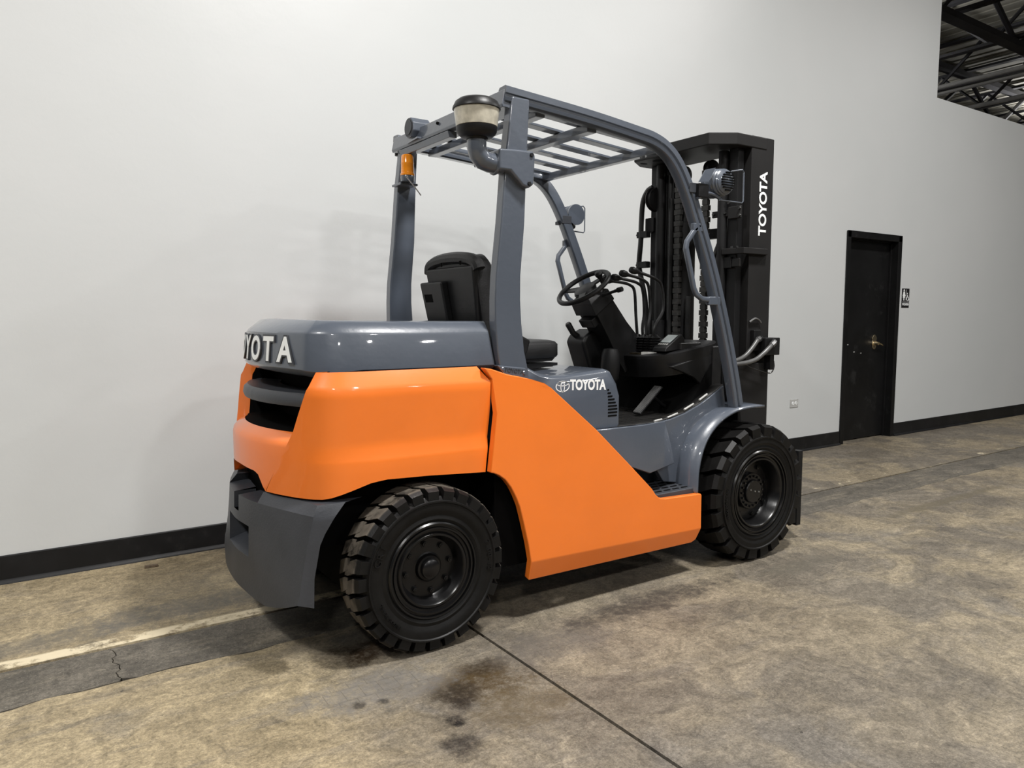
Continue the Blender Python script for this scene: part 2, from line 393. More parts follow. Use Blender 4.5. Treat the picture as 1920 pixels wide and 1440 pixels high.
xs = [-8 + i * 0.06 for i in range(667)]
for x0, x1 in ((-8, 0.286), (0.290, 7.0), (7.004, 32)):          # patched strip, cracked across twice
    q = [x0] + [x for x in xs if x0 < x < x1] + [x1]
    def jag(x, y): return x + (0.010 * math.sin(y * 47) + 0.005 * math.sin(y * 131) if -7 < x < 31 else 0)
    ys = [3.0 + 0.02 * k for k in range(16)]
    q = q[1:-1]
    G().prism([(x, wav(x) + 0.002) for x in q] + [(jag(x1, y), y) for y in ys] + [(jag(x0, y), y) for y in reversed(ys)], 'z', -0.1, -0.0015).build('floor_strip', 'floorstrip', fl, off=(0, 0, 0))
G().box((-8, 3.317, -0.1), (32, 22, 0.0)).build('floor_slab', 'floorline', fl, off=(0, 0, 0))

wall = struct(G().prism([(-8, 0), (7.10, 0), (7.10, 2.165), (8.08, 2.165), (8.08, 0), (30, 0), (30, 3.74), (8.70, 3.74), (8.70, 7.2), (-8, 7.2)], 'y', WY, WY + 0.16).build('wall_back', 'wall'))
def baseboard(name, x0, x1):
    g = G().prism([(WY - 0.012, 0.0), (WY - 0.008, 0.135), (WY - 0.003, 0.14), (WY, 0.14), (WY, 0.0)], 'x', x0, x1)
    g.prism([(WY - 0.03, 0.0), (WY - 0.028, 0.006), (WY - 0.012, 0.02), (WY - 0.010, 0.0)], 'x', x0, x1)
    return struct(g.build(name, 'bbrubber'))
baseboard('baseboard_back', -8, 7.075); baseboard('baseboard_far', 8.105, 30)
d = struct(G().box((7.145, WY + 0.085, 0.012), (8.035, WY + 0.13, 2.118)).build('door_1', 'doorblack', bevel=0.003))
g = G()
for x0, x1 in ((7.08, 7.143), (8.037, 8.10)):
    g.box((x0, WY - 0.014, 0), (x1, WY + 0.165, 2.185))
g.box((7.08, WY - 0.014, 2.12), (8.10, WY + 0.165, 2.185))
struct(g.build('trim_1', 'doorblack', bevel=0.004))
g = G()
g.box((7.143, WY + 0.06, 0), (7.158, WY + 0.085, 2.12)); g.box((8.022, WY + 0.06, 0), (8.037, WY + 0.085, 2.12)); g.box((7.143, WY + 0.06, 2.105), (8.037, WY + 0.085, 2.12))
struct(g.build('trim_2', 'doorblack', bevel=0.002))
yd = WY + 0.085
h = G()
pl = [(7.80, 0.965), (7.825, 0.975), (7.835, 1.0), (7.845, 1.03), (7.835, 1.06), (7.845, 1.085), (7.825, 1.115), (7.80, 1.125), (7.775, 1.115), (7.755, 1.085), (7.765, 1.06), (7.755, 1.03), (7.765, 1.0), (7.775, 0.975)]
h.prism(pl, 'y', yd - 0.010, yd)
dh = h.build('door_handle', 'brass', d, bevel=0.003, off=(0, 0, 0)); dh['label'] = 'brass lever handle on an ornate plate'
h = G().lathe([(0.0, -0.05), (0.018, -0.045), (0.020, -0.01), (0.024, 0.0)], (7.80, yd - 0.01, 1.03), 'y', 14)
h.tube([(7.80, yd - 0.05, 1.03), (7.84, yd - 0.055, 1.025), (7.88, yd - 0.052, 1.012), (7.905, yd - 0.045, 1.0)], [0.012, 0.011, 0.009, 0.006], 8)
h.build('lever', 'brass', dh, off=(0, 0, 0))
for x in (7.30, 7.42, 7.55):
    G().box((x, yd - 0.002, 1.0 + 0.08 * math.sin(x * 9)), (x + 0.02, yd, 1.008 + 0.08 * math.sin(x * 9))).build('scratch_mark', 'outlet', d, off=(0, 0, 0))

# roof over the hall: deck, joists and girders seen over the low wall
ce = struct(G().box((-8, -8, 7.2), (32, 22, 7.3)).build('ceiling', 'deck'))
rib = G()
for i in range(60):
    rib.box((9.2 + i * 0.36, 3.9, 7.182), (9.34 + i * 0.36, 22, 7.2))
r0 = rib.build('deck_rib', 'deck', ce, off=(0, 0, 0)); r0['kind'] = 'stuff'
def joist(x, z0=6.15, z1=7.12, y0=4.7, y1=21, step=1.0, th=0.07):
    g = G().box((x - th, y0, z1 - 0.05), (x + th, y1, z1)).build('roof_joist', 'truss', ce, off=(0, 0, 0))
    g['label'] = 'dark open-web steel roof joist'
    b = G().box((x - th, y0, z0), (x + th, y1, z0 + 0.05)).build('bottom_chord', 'truss', g, off=(0, 0, 0))
    y = y0; up = True
    while y + step <= y1:
        a, c = ((x, y, z0 + 0.03), (x, y + step, z1 - 0.03)) if up else ((x, y, z1 - 0.03), (x, y + step, z0 + 0.03))
        G().tube([a, c], 0.035, 6).build('web_bar', 'truss', g, off=(0, 0, 0)); up = not up; y += step
for x in (10.9, 12.9, 14.9, 17.0, 19.2, 21.6, 24.2, 27.0): joist(x)
for y in (6.3, 9.2):
    gd = G().box((9.0, y - 0.10, 6.98), (31, y + 0.10, 7.10)).build('roof_girder', 'truss', ce, off=(0, 0, 0))
    gd['label'] = 'deep dark steel roof girder'
    G().box((9.0, y - 0.10, 6.0), (31, y + 0.10, 6.10)).build('bottom_chord', 'truss', gd, off=(0, 0, 0))
    x = 9.0; up = True
    while x < 30.5:
        a, c = ((x, y, 6.05), (x + 1.5, y, 7.0)) if up else ((x, y, 7.0), (x + 1.5, y, 6.05))
        G().tube([a, c], 0.05, 6).build('web_bar', 'truss', gd, off=(0, 0, 0)); up = not up; x += 1.5
for k, (x, z, r) in enumerate(((16.0, 5.95, 0.045), (16.35, 5.92, 0.035), (18.2, 5.98, 0.05))):
    o = G().tube([(x, 4.7, z), (x, 21, z)], r, 10).build('ceiling_pipe', 'pipe')
    tag(o, ('pale pipe under the roof, nearer of the close pair', 'thin pale pipe under the roof, farther of the close pair', 'single pale pipe under the roof beyond the close pair')[k], 'pipe', 'pipes under the roof')
struct(G().box((31.8, -8, 0), (32, 22, 7.2)).build('wall_far', 'deck'))
struct(G().box((-8, 21.8, 0), (32, 22, 7.2)).build('wall_rear', 'deck'))

# small things on the wall and floor
so = empty('electrical_outlet', (6.305, WY, 0.483)); tag(so, 'small grey duplex outlet low on the white wall beside the door', 'outlet')
OO = (6.305, WY, 0.483)
G().box((6.243, WY - 0.007, 0.443), (6.367, WY, 0.523)).build('cover_plate', 'outlet', so, bevel=0.003, off=OO)
for x in (6.282, 6.328):
    rcp = G().lathe([(0.0, -0.004), (0.016, -0.004), (0.018, 0.0)], (x, WY - 0.007, 0.483), 'y', 14).build('receptacle', 'white', so, off=OO)
    for dz in (-0.006, 0.006): G().box((x - 0.006, WY - 0.0122, 0.483 + dz - 0.0015), (x + 0.004, WY - 0.0105, 0.483 + dz + 0.0015)).build('slot', 'void', rcp, off=OO)
sg = empty('restroom_sign', (8.236, WY, 1.522)); tag(sg, 'black restroom sign with white pictograms mounted beside the door', 'sign')
SO = (8.236, WY, 1.522)
G().box((8.162, WY - 0.006, 1.417), (8.310, WY, 1.627)).build('sign_plate', 'signblack', sg, bevel=0.002, off=SO)
yy = WY - 0.0065
g = G(); g.lathe([(0.0, -0.001), (0.012, -0.001), (0.012, 0.0)], (8.198, yy, 1.606), 'y', 12)
g.prism([(8.184, 1.592), (8.212, 1.592), (8.216, 1.57), (8.226, 1.545), (8.217, 1.541), (8.212, 1.555), (8.220, 1.525), (8.207, 1.525), (8.207, 1.495), (8.189, 1.495), (8.189, 1.525), (8.176, 1.525), (8.184, 1.555), (8.179, 1.541), (8.170, 1.545), (8.180, 1.57)], 'y', yy - 0.001, yy)
g.build('woman_pictogram', 'white', sg, off=SO)
g = G().box((8.237, yy - 0.001, 1.495), (8.241, yy, 1.615)); g.box((8.172, yy - 0.001, 1.476), (8.300, yy, 1.480)); g.build('divider_line', 'white', sg, off=SO)
g = G().tube([(8.275 + 0.021 * math.cos(R(t)), yy, 1.514 + 0.021 * math.sin(R(t))) for t in range(110, 400, 20)], 0.0035, 6)
g.tube([(8.268, yy, 1.560), (8.270, yy, 1.535), (8.290, yy, 1.533), (8.297, yy, 1.505), (8.304, yy, 1.507)], 0.004, 6)
g.lathe([(0.0, -0.001), (0.007, -0.001), (0.007, 0.0)], (8.266, yy, 1.573), 'y', 10); g.build('wheelchair_pictogram', 'white', sg, off=SO)
text_g('WOMEN', 0.034, frame((8.236, yy, 1.452), (1, 0, 0), (0, 0, 1)), 0.0005, 0.001).build('lettering', 'white', sg, off=SO)
o = G().prism([(0.545, 4.268), (0.61, 4.262), (0.612, 4.285), (0.548, 4.292)], 'z', 0.0, 0.012).build('wood_chip', 'chip', bevel=0.002)
tag(o, 'small brown wood chip lying on the floor near the black baseboard', 'chip')

# ------------------------------------------------------------------ the forklift
FL = empty('forklift', ROOT)
tag(FL, 'orange and slate-grey counterbalance forklift with a tall black mast and overhead guard', 'forklift')
def part(g, name, mat, parent=None, **k): return g.build(name, mat, parent or FL, **k)

# ---- wheels: axle along y, outer face at y=0 looking to -y
def tyre_mesh(R0, ring, bead, W, nl, base):
    g = G()
    g.lathe([(bead, 0.030), (bead + 0.004, 0.012), (bead + 0.016, 0.006), (bead + 0.030, 0.010), (bead + 0.045, 0.004), (ring - 0.03, 0.0), (ring - 0.008, 0.002), (ring - 0.004, -0.003),
             (ring + 0.002, -0.003), (ring + 0.004, 0.006), (base, 0.022), (base, W - 0.022), (ring, W - 0.003), (bead, W - 0.03)], (0, 0, 0), 'y', 72)
    def P(r, a, y): return (r * math.cos(a), y, r * math.sin(a))
    pit = 2 * PI / nl
    for side in (0, 1):
        for k in range(nl):
            a0 = k * pit + side * pit / 2
            def Y(y): return y if side == 0 else W - y
            sg = 1
            # outline of the block from the shoulder to beyond the centre, bent half-way
            st = [(0.006, 0.0, 0.36), (0.030, 0.0, 0.37), (0.42 * W, 0.30 * sg, 0.36), (0.56 * W, 0.42 * sg, 0.30)]
            vs = []
            for y, sh, hw in st:
                c = a0 + sh * pit * (1 if side == 0 else -1); rt = R0 if y > 0.02 else R0 - 0.014
                rb = ring + 0.003 if y < 0.02 else base - 0.006
                vs += [P(rb, c - hw * pit, Y(y)), P(rt, c - hw * pit * (0.93 if y < 0.02 else 1), Y(y)), P(rt, c + hw * pit * (0.93 if y < 0.02 else 1), Y(y)), P(rb, c + hw * pit, Y(y))]
            fs = [(0, 1, 2, 3), (12, 15, 14, 13)]
            for i in range(3):
                b = 4 * i
                for j in range(4): fs.append((b + j, b + (j + 1) % 4, b + 4 + (j + 1) % 4, b + 4 + j))
            g.add(vs, fs)
    return g
def ring_text(txt, r, ang, size, step):
    g = G()
    for i, ch in enumerate(txt):
        a = ang - i * step; rad = Vector((math.cos(a), 0, math.sin(a))); tan = Vector((math.sin(a), 0, -math.cos(a)))
        q = text_g(ch, size, frame(rad * r + Vector((0, 0.001, 0)), tan, rad), 0.0045)
        g.add(q.v, q.f)
    return g
def wheel(name, R0, ring, bead, W, nl, base, dish, depth, hubspec, texts, tyremat):
    g = G()
    g.lathe([(bead + 0.004, 0.034), (bead + 0.004, 0.010), (bead - 0.002, 0.003), (bead - 0.008, 0.004), (bead - 0.010, 0.014), (bead - 0.016, 0.014), (bead - 0.018, 0.006), (bead - 0.024, 0.006), (bead - 0.027, 0.018),
             (bead - 0.036, 0.020), (dish + 0.008, 0.012), (dish, 0.012), (dish - 0.006, 0.020), (dish - 0.012, depth * 0.8), (dish - 0.022, depth), (0.0, depth)], (0, 0, 0), 'y', 64)
    g.lathe([(bead, 0.034), (bead, W - 0.03), (0.02, W - 0.03)], (0, 0, 0), 'y', 32)
    wl = g.build(name, 'rim', FL, off=(0, 0, 0), recalc=False)
    tyre_mesh(R0, ring, bead, W, nl, base).build('tire', tyremat, wl, off=(0, 0, 0), angle=28)
    hubspec(wl, depth)
    for tx, r, a, s, st in texts:
        ring_text(tx, r, a, s, st).build('sidewall_lettering', 'rubber', wl, off=(0, 0, 0))
    return wl
def nut(wl, depth, r, n, a0, size):
    g = G().lathe([(0.0, -size * 1.0), (size * 0.35, -size * 1.0), (size * 0.4, -size * 0.85), (size * 0.72, -size * 0.8), (size * 0.75, -size * 0.1), (size * 1.1, -size * 0.1), (size * 1.15, 0.0)], (0, 0, 0), 'y', 6)
    b = g.build('wheel_nut', 'rim', wl, off=(0, 0, 0), angle=25)
    pl = [(r * math.cos(a0 + k * 2 * PI / n), depth, r * math.sin(a0 + k * 2 * PI / n)) for k in range(n)]
    b.location = pl[0]; copies(b, pl[1:], wl)
def rear_hub(wl, depth):
    G().lathe([(0.0, 0.022), (0.030, 0.024), (0.039, 0.030), (0.041, 0.040), (0.041, 0.048), (0.050, 0.050), (0.054, 0.056), (0.056, 0.064), (0.068, 0.068), (0.070, depth)], (0, 0, 0), 'y', 36).build('hub_cap', 'rim', wl, off=(0, 0, 0))
    nut(wl, depth, 0.099, 8, 0.15, 0.0155)
def front_hub(wl, depth):
    hb = G().lathe([(0.0, 0.048), (0.060, 0.048), (0.064, 0.052), (0.065, 0.064), (0.098, 0.066), (0.101, 0.070), (0.101, depth)], (0, 0, 0), 'y', 40).build('hub_cap', 'rim', wl, off=(0, 0, 0))
    g = G().lathe([(0.0, -0.009), (0.006, -0.009), (0.0065, 0.0)], (0, 0, 0), 'y', 6)
    b = g.build('hub_bolt', 'rim', hb, off=(0, 0, 0))
    pl = [(0.083 * math.cos(2 * PI * k / 18), 0.065, 0.083 * math.sin(2 * PI * k / 18)) for k in range(18)]
    b.location = pl[0]; copies(b, pl[1:], hb)
    s = G().lathe([(0.0, -0.002), (0.004, -0.002), (0.0045, 0.0)], (0, 0, 0), 'y', 8).build('hub_screw', 'steel', hb, off=(0, 0, 0))
    pl = [(-0.028, 0.048, 0.012), (0.008, 0.048, 0.0), (0.04, 0.048, -0.006)]; s.location = pl[0]; copies(s, pl[1:], hb)
    nut(wl, depth, 0.140, 8, 0.25, 0.016)
TYO = 2.535
rw = wheel('rear_wheel', 0.332, 0.279, 0.192, 0.19, 28, 0.296, 0.140, 0.066, rear_hub,
           [('GRI', 0.252, R(163), 0.042, 0.12), ('7.00-12', 0.252, R(18), 0.028, 0.075), ('INDUSTRIAL', 0.248, R(231), 0.018, 0.058)], 'wornrubber')
fw = wheel('front_wheel', 0.374, 0.306, 0.232, 0.25, 22, 0.330, 0.182, 0.092, front_hub, [('INDUSTRIAL', 0.285, R(200), 0.020, 0.06)], 'rubber')
def put_wheel(wl, x, r):
    wl.location = Vector((x, TYO, r)) - ROOT
    c = wl.copy(); COL.objects.link(c); c.parent = FL; c.location = Vector((x, mir(TYO), r)) - ROOT; c.rotation_euler = (0, 0, PI)
    for ch in list(wl.children):
        k = ch.copy(); COL.objects.link(k); k.parent = c
put_wheel(rw, 1.352, 0.330); put_wheel(fw, 3.351, 0.372)

# ---- chassis underneath
part(G().box((1.10, 2.86, 0.20), (3.30, 3.48, 0.72)), 'chassis_frame', 'void', bevel=0.01)
part(G().box((0.98, 2.80, 0.42), (1.60, 3.54, 0.86)), 'counterweight_core', 'void')
part(G().tube([(1.352, 2.70, 0.33), (1.352, 3.64, 0.33)], 0.07, 14), 'steer_axle', 'void')
part(G().tube([(3.351, 2.72, 0.372), (3.351, 3.62, 0.372)], 0.11, 14), 'drive_axle', 'void')
for y0, y1 in ((2.645, 2.88), (3.46, 3.695)):
    part(G().prism([(1.70, 0.24), (2.86, 0.23), (2.86, 0.385), (2.58, 0.39), (2.15, 0.74), (1.70, 0.74)], 'y', y0, y1), 'tank_box', 'void')
part(G().box((1.00, 2.66, 0.72), (1.64, 3.68, 0.80)), 'inner_arch', 'void')

# ---- counterweight, lofted from plan curves (x, offset from the centre plane)
class Plan:
    def __init__(s, pts):
        s.p = smooth([(x, d, 0) for x, d in pts], 12); s.s = [0.0]
        for a, b in zip(s.p, s.p[1:]): s.s.append(s.s[-1] + (b - a).length)
    def at(s, q, o=0.0):
        q = max(0, min(q, s.s[-1])); i = 0
        while i < len(s.s) - 2 and s.s[i + 1] < q: i += 1
        t = (q - s.s[i]) / max(1e-9, s.s[i + 1] - s.s[i]); p = s.p[i].lerp(s.p[i + 1], t)
        tn = (s.p[min(i + 2, len(s.p) - 1)] - s.p[max(i - 1, 0)]).normalized()
        return Vector((p.x + tn.y * o, p.y - tn.x * o))
    def s_of_d(s, d):
        for i in range(len(s.p) - 1):
            if s.p[i + 1].y >= d: return s.s[i] + (s.s[i + 1] - s.s[i]) * (d - s.p[i].y) / max(1e-9, s.p[i + 1].y - s.p[i].y)
        return s.s[-1]
    def s_of_x(s, x):
        for i in range(len(s.p) - 1):
            if s.p[i + 1].x >= x: return s.s[i] + (s.s[i + 1] - s.s[i]) * (x - s.p[i].x) / max(1e-9, s.p[i + 1].x - s.p[i].x)
        return s.s[-1]
def W3(p, z, sgn): return (p.x, YC - sgn * p.y, z)

PO = Plan([(.780, 0), (.786, .10), (.804, .20), (.834, .30), (.872, .39), (.905, .45), (.945, .505), (1.0, .540), (1.08, .558), (1.20, .566), (1.45, .570), (1.72, .570)])
oz = [(0.60, 0.0), (0.775, 0.0), (0.79, 0.002), (0.83, 0.014), (0.86, 0.014), (1.055, 0.008), (1.07, 0.014), (1.122, 0.045)]
cz = [(0.60, 0.22), (0.64, 0.24), (0.89, 0.400), (1.12, 0.485)]          # where the corner crease runs
ex = [(0.60, 1.624), (0.685, 1.627), (0.93, 1.657), (1.06, 1.659), (1.122, 1.614)]
zb_side = [(0.90, 0.645), (0.955, 0.648), (1.05, 0.683), (1.10, 0.700), (1.16, 0.706), (1.35, 0.700), (1.63, 0.683)]
NB, NS = 14, 30
rows = [None, 0.735, 0.775, 0.79, 0.83, 0.86, 0.90, 0.96, 1.02, 1.055, 1.07, 1.122]
def zbot_rear(d):
    return lerp_tab([(0.0, 0.722), (0.16, 0.716), (0.19, 0.705), (0.235, 0.645), (0.3, 0.645)], d)
g = G(); inner = G()
for sgn in (1, -1):
    # side and corner
    gr = []
    for j, z in enumerate(rows):
        line = []
        for i in range(NS + 1):
            t = i / NS
            zz = z
            if zz is None:
                sc0 = PO.s_of_d(0.24); q = sc0 + (PO.s_of_x(1.624) - sc0) * t; p = PO.at(q)
                zz = lerp_tab(zb_side, p.x) if p.x > 0.90 else 0.645
            sc = PO.s_of_d(lerp_tab(cz, zz)); q = sc + (PO.s_of_x(lerp_tab(ex, zz)) - sc) * t
            f = min(1.0, t * 2.2)                         # the waist ledge fades out towards the rear
            o = lerp_tab(oz, zz); o = o * (f if zz < 1.06 else 0.55 + 0.45 * f)
            line.append(W3(PO.at(q, o), zz, sgn))
        gr.append(line)
    # returns: underside, front end and opening edge
    n = NS + 1
    under = []
    for i in range(n):
        x, y, z = gr[0][i]; under.append((x + 0.02, y + sgn * 0.055, z + 0.03))
    vs = [q for l in [under] + gr for q in l]
    fs = []
    for j in range(len(rows)):
        for i in range(NS): fs.append((j * n + i, j * n + i + 1, (j + 1) * n + i + 1, (j + 1) * n + i))
    g.add(vs, fs)
    edge = [l[0] for l in gr[4:]]; lip = [(q[0] + 0.050, q[1] + sgn * 0.012, q[2]) for q in edge]; inn = [(1.075, q[1] + sgn * 0.004, q[2]) for q in lip]
    g.add(edge + lip, [(i, i + 1, len(edge) + i + 1, len(edge) + i) for i in range(len(edge) - 1)]); edge = lip
    inner.add(edge + inn, [(i, i + 1, len(edge) + i + 1, len(edge) + i) for i in range(len(edge) - 1)])
    fe = [l[-1] for l in gr]; inn = [(q[0], q[1] + sgn * 0.05, q[2]) for q in fe]
    g.add(fe + inn, [(i, i + 1, len(fe) + i + 1, len(fe) + i) for i in range(len(fe) - 1)])
    # rear band below the grille
    br = [(None, 0.0), (0.735, 0.0), (0.775, 0.0), (0.79, 0.0), (0.83, 0.0), (0.848, 0.004), (0.862, 0.018), (0.884, 0.052)]
    gb = []
    for z, o in br:
        line = []
        for i in range(NB + 1):
            t = i / NB
            zz = z if z is not None else None
            if zz is None:
                p = PO.at(PO.s_of_d(0.24) * t); zz = zbot_rear(p.y); sc = PO.s_of_d(0.24)
            else: sc = PO.s_of_d(lerp_tab(cz, min(zz, 0.89)))
            line.append(W3(PO.at(sc * t, o), zz, sgn))
        gb.append(line)
    und = [(q[0] + 0.06, q[1], q[2] + 0.005) for q in gb[0]]
    vs = [q for l in [und] + gb for q in l]; n = NB + 1
    g.add(vs, [(j * n + i, j * n + i + 1, (j + 1) * n + i + 1, (j + 1) * n + i) for j in range(len(br)) for i in range(NB)])
cw = part(g, 'counterweight', 'orange', angle=50)
cw['label'] = 'glossy orange rear counterweight'
inner.box((1.06, 2.68, 0.80), (1.60, 3.66, 1.12)); inner.prism([(0.835, YC), (0.86, YC - 0.20), (0.915, YC - 0.36), (1.06, YC - 0.44), (1.06, YC + 0.44), (0.915, YC + 0.36), (0.86, YC + 0.20)], 'z', 0.84, 0.8825)
part(inner, 'grille_cavity', 'void', cw, recalc=False)
# louvre blade in the grille opening
PL = Plan([(.830, 0), (.836, .10), (.853, .20), (.882, .30), (.92, .39), (.95, .43), (1.0, .455)])
g = G(); vs = []; N = 40
for prof in ((0.0, 1.000), (0.006, 0.985), (0.14, 0.970), (0.16, 1.035), (0.020, 1.036), (0.004, 1.022)):
    for i in range(-N, N + 1):
        p = PL.at(PL.s[-1] * abs(i) / N, prof[0] * (1 if abs(i) < N * 0.93 else 0.7)); vs.append((p.x, YC - math.copysign(p.y, i) if i else YC, prof[1]))
n = 2 * N + 1
g.add(vs, [(j * n + i, j * n + i + 1, ((j + 1) % 6) * n + i + 1, ((j + 1) % 6) * n + i) for j in range(6) for i in range(n - 1)] + [tuple(j * n for j in range(6)), tuple(j * n + n - 1 for j in range(6))])
part(g, 'grille_louver', 'greymatte', cw, angle=40)

# grey cap on the counterweight
PH = Plan([(.842, 0), (.848, .10), (.866, .20), (.894, .30), (.928, .385), (.948, .415), (1.02, .465), (1.15, .498), (1.30, .513), (1.50, .519), (1.75, .520)])
hr = [(1.100, 0.030), (1.112, 0.012), (1.126, 0.0), (1.255, 0.010), (1.266, 0.014), (1.306, 0.056), (1.309, 0.066)]
hx = [(1.10, 1.710), (1.126, 1.706), (1.262, 1.682), (1.306, 1.690), (1.32, 1.690)]
NH = 44
g = G(); vs = []
for z, o in hr:
    for i in range(-NH, NH + 1):
        t = abs(i) / NH; q = PH.s_of_x(lerp_tab(hx, z)) * t
        k = 1.0 + 0.6 * max(0, 1 - t * 2.6) if z > 1.26 else 1.0
        p = PH.at(q, o * k); dz = 0.012 * max(0.0, 1 - t * 1.4) if z > 1.2 else 0.016 * max(0, 1 - t * 3.0)
        if z < 1.13 and 0.33 < t < 0.52: dz -= 0.012 * (1 - abs(t - 0.42) / 0.1)
        vs.append((p.x, YC - (p.y if i >= 0 else -p.y), z + dz))
n = 2 * NH + 1
fs = [(j * n + i, j * n + i + 1, (j + 1) * n + i + 1, (j + 1) * n + i) for j in range(len(hr) - 1) for i in range(n - 1)]
b = (len(hr) - 1) * n
for i in range(NH): fs.append((b + i, b + i + 1, b + n - 2 - i, b + n - 1 - i) if i < NH - 1 else (b + i, b + i + 1, b + n - 1 - i))
fs.append(tuple(j * n for j in range(len(hr))) + tuple(j * n + n - 1 for j in reversed(range(len(hr)))))
for i in range(NH): fs.append((i, i + 1, n - 2 - i, n - 1 - i) if i < NH - 1 else (i, i + 1, n - 1 - i))
g.add(vs, fs)
cap = part(g, 'counterweight_cap', 'grey', angle=32); cap['label'] = 'slate-grey top cap of the counterweight'
# embossed letters round the rear of the cap
for i, ch in enumerate('TOYOTA'):
    d = 0.290 - 0.116 * i                           # + is the truck's far side
    p = PH.at(PH.s_of_d(abs(d)), 0.003); p2 = PH.at(PH.s_of_d(abs(d)) + 0.01, 0.003); p1 = PH.at(max(0, PH.s_of_d(abs(d)) - 0.01), 0.003)
    tn = (p2 - p1).normalized(); sgn = -1 if d > 0 else 1
    pos = Vector((p.x, YC - sgn * p.y, 1.196))
    nrm = Vector((-1, 0, 0)); zt = Vector((0.10, 0, 1)).normalized()
    xd = Vector((tn.x * sgn, -tn.y, 0)).normalized()
    q = text_g(ch, 0.136, frame(pos, xd, (zt - xd * zt.dot(xd))), 0.0045, 0.0095, 0.98); o1 = part(q, 'letter_recess', 'greymatte', cap)
    q = text_g(ch, 0.134, frame(pos, xd, (zt - xd * zt.dot(xd))), 0.0058, 0.0035, 0.98); o2 = part(q, 'letter', 'white', cap)

# lower bumper part of the counterweight
top_pts = [(.762, 0), (.763, .036), (.775, .15), (.790, .22), (.818, .31), (.850, .40), (.880, .48), (.908, .548), (1.012, .560)]
bot_pts = [(.752, 0), (.752, .036), (.760, .15), (.768, .22), (.780, .31), (.798, .40), (.815, .48), (.832, .540), (.893, .548)]
arch_x = [(0.25, 0.893), (0.39, 0.896), (0.475, 0.912), (0.545, 0.945), (0.60, 0.985), (0.645, 1.02)]
zl = [0.225, 0.30, 0.365, 0.49, 0.53, 0.575, 0.598, 0.636]
g = G()
def bump_pt(k, z, sgn):
    t = (z - 0.225) / 0.41; a = Vector(bot_pts[k]); b = Vector(top_pts[k]); p = a.lerp(b, max(0, t) ** 1.3)
    if k == 8: p.x = lerp_tab(arch_x, z)
    if z > 0.60: p.x += 0.026 if k < 7 else 0.010; p.y -= 0.014
    if z < 0.24: z = (0.215, 0.215, 0.212, 0.21, 0.21, 0.228, 0.252, 0.275, 0.255)[k]
    return (p.x, YC - sgn * p.y, z)
for sgn in (1, -1):
    for j in range(len(zl) - 1):
        for k in range(8):
            if k < 2 and zl[j] >= 0.365 and zl[j + 1] <= 0.49: continue          # hand hole
            if k == 0 and zl[j] >= 0.53: continue                                 # tow pin slot
            if k < 3 and zl[j] >= 0.59: continue                                  # notch under the orange
            g.add([bump_pt(k, zl[j], sgn), bump_pt(k + 1, zl[j], sgn), bump_pt(k + 1, zl[j + 1], sgn), bump_pt(k, zl[j + 1], sgn)], [(0, 1, 2, 3)])
    # ledge in the notch
    l = [bump_pt(k, 0.598, sgn) for k in range(1, 4)]; inn = [(q[0] + 0.09, q[1], 0.606) for q in l]
    g.add(l + inn, [(i, i + 1, i + 4, i + 3) for i in range(2)])
    e = [bump_pt(3, 0.598, sgn), bump_pt(3, 0.636, sgn)]; g.add(e + [(e[0][0] + 0.09, e[0][1], 0.606), (e[1][0] + 0.09, e[1][1], 0.636)], [(0, 1, 3, 2)])
    tp = [bump_pt(k, 0.636, sgn) for k in range(3, 9)]; inn = [(q[0] + 0.08, q[1] + sgn * 0.03, q[2] + 0.004) for q in tp]
    g.add(tp + inn, [(i, i + 1, i + 7, i + 6) for i in range(5)])
    sl = [bump_pt(1, z, sgn) for z in (0.53, 0.575, 0.598)]; inn = [(q[0] + 0.09, q[1], q[2]) for q in sl]; g.add(sl + inn, [(0, 1, 4, 3), (1, 2, 5, 4)])
    # hand hole walls
    hl = [bump_pt(0, 0.365, sgn), bump_pt(1, 0.365, sgn), bump_pt(2, 0.365, sgn), bump_pt(2, 0.49, sgn), bump_pt(1, 0.49, sgn), bump_pt(0, 0.49, sgn)]
    inn = [(q[0] + 0.10, q[1], q[2] + (0.03 if i < 3 else 0)) for i, q in enumerate(hl)]; g.add(hl + inn, [(i, i + 1, i + 7, i + 6) for i in range(5)])
    aw = [bump_pt(8, z, sgn) for z in zl]; inn = [(q[0] + 0.02, q[1] + sgn * 0.10, q[2]) for q in aw]
    g.add(aw + inn, [(i, i + 1, i + len(zl) + 1, i + len(zl)) for i in range(len(zl) - 1)])
    bt = [bump_pt(k, 0.225, sgn) for k in range(9)]; inn = [(min(q[0] + 0.05, 0.875), q[1] * 0.8 + YC * 0.2, q[2] + 0.06) for q in bt]; g.add(bt + inn, [(i, i + 1, i + 10, i + 9) for i in range(8)])
bp = part(g, 'counterweight_bumper', 'greymatte', angle=22)
bp['label'] = 'matte slate-grey lower counterweight with hand holes'
part(G().box((0.868, 2.94, 0.35), (0.98, 3.40, 0.74)), 'tow_recess', 'void', bp)

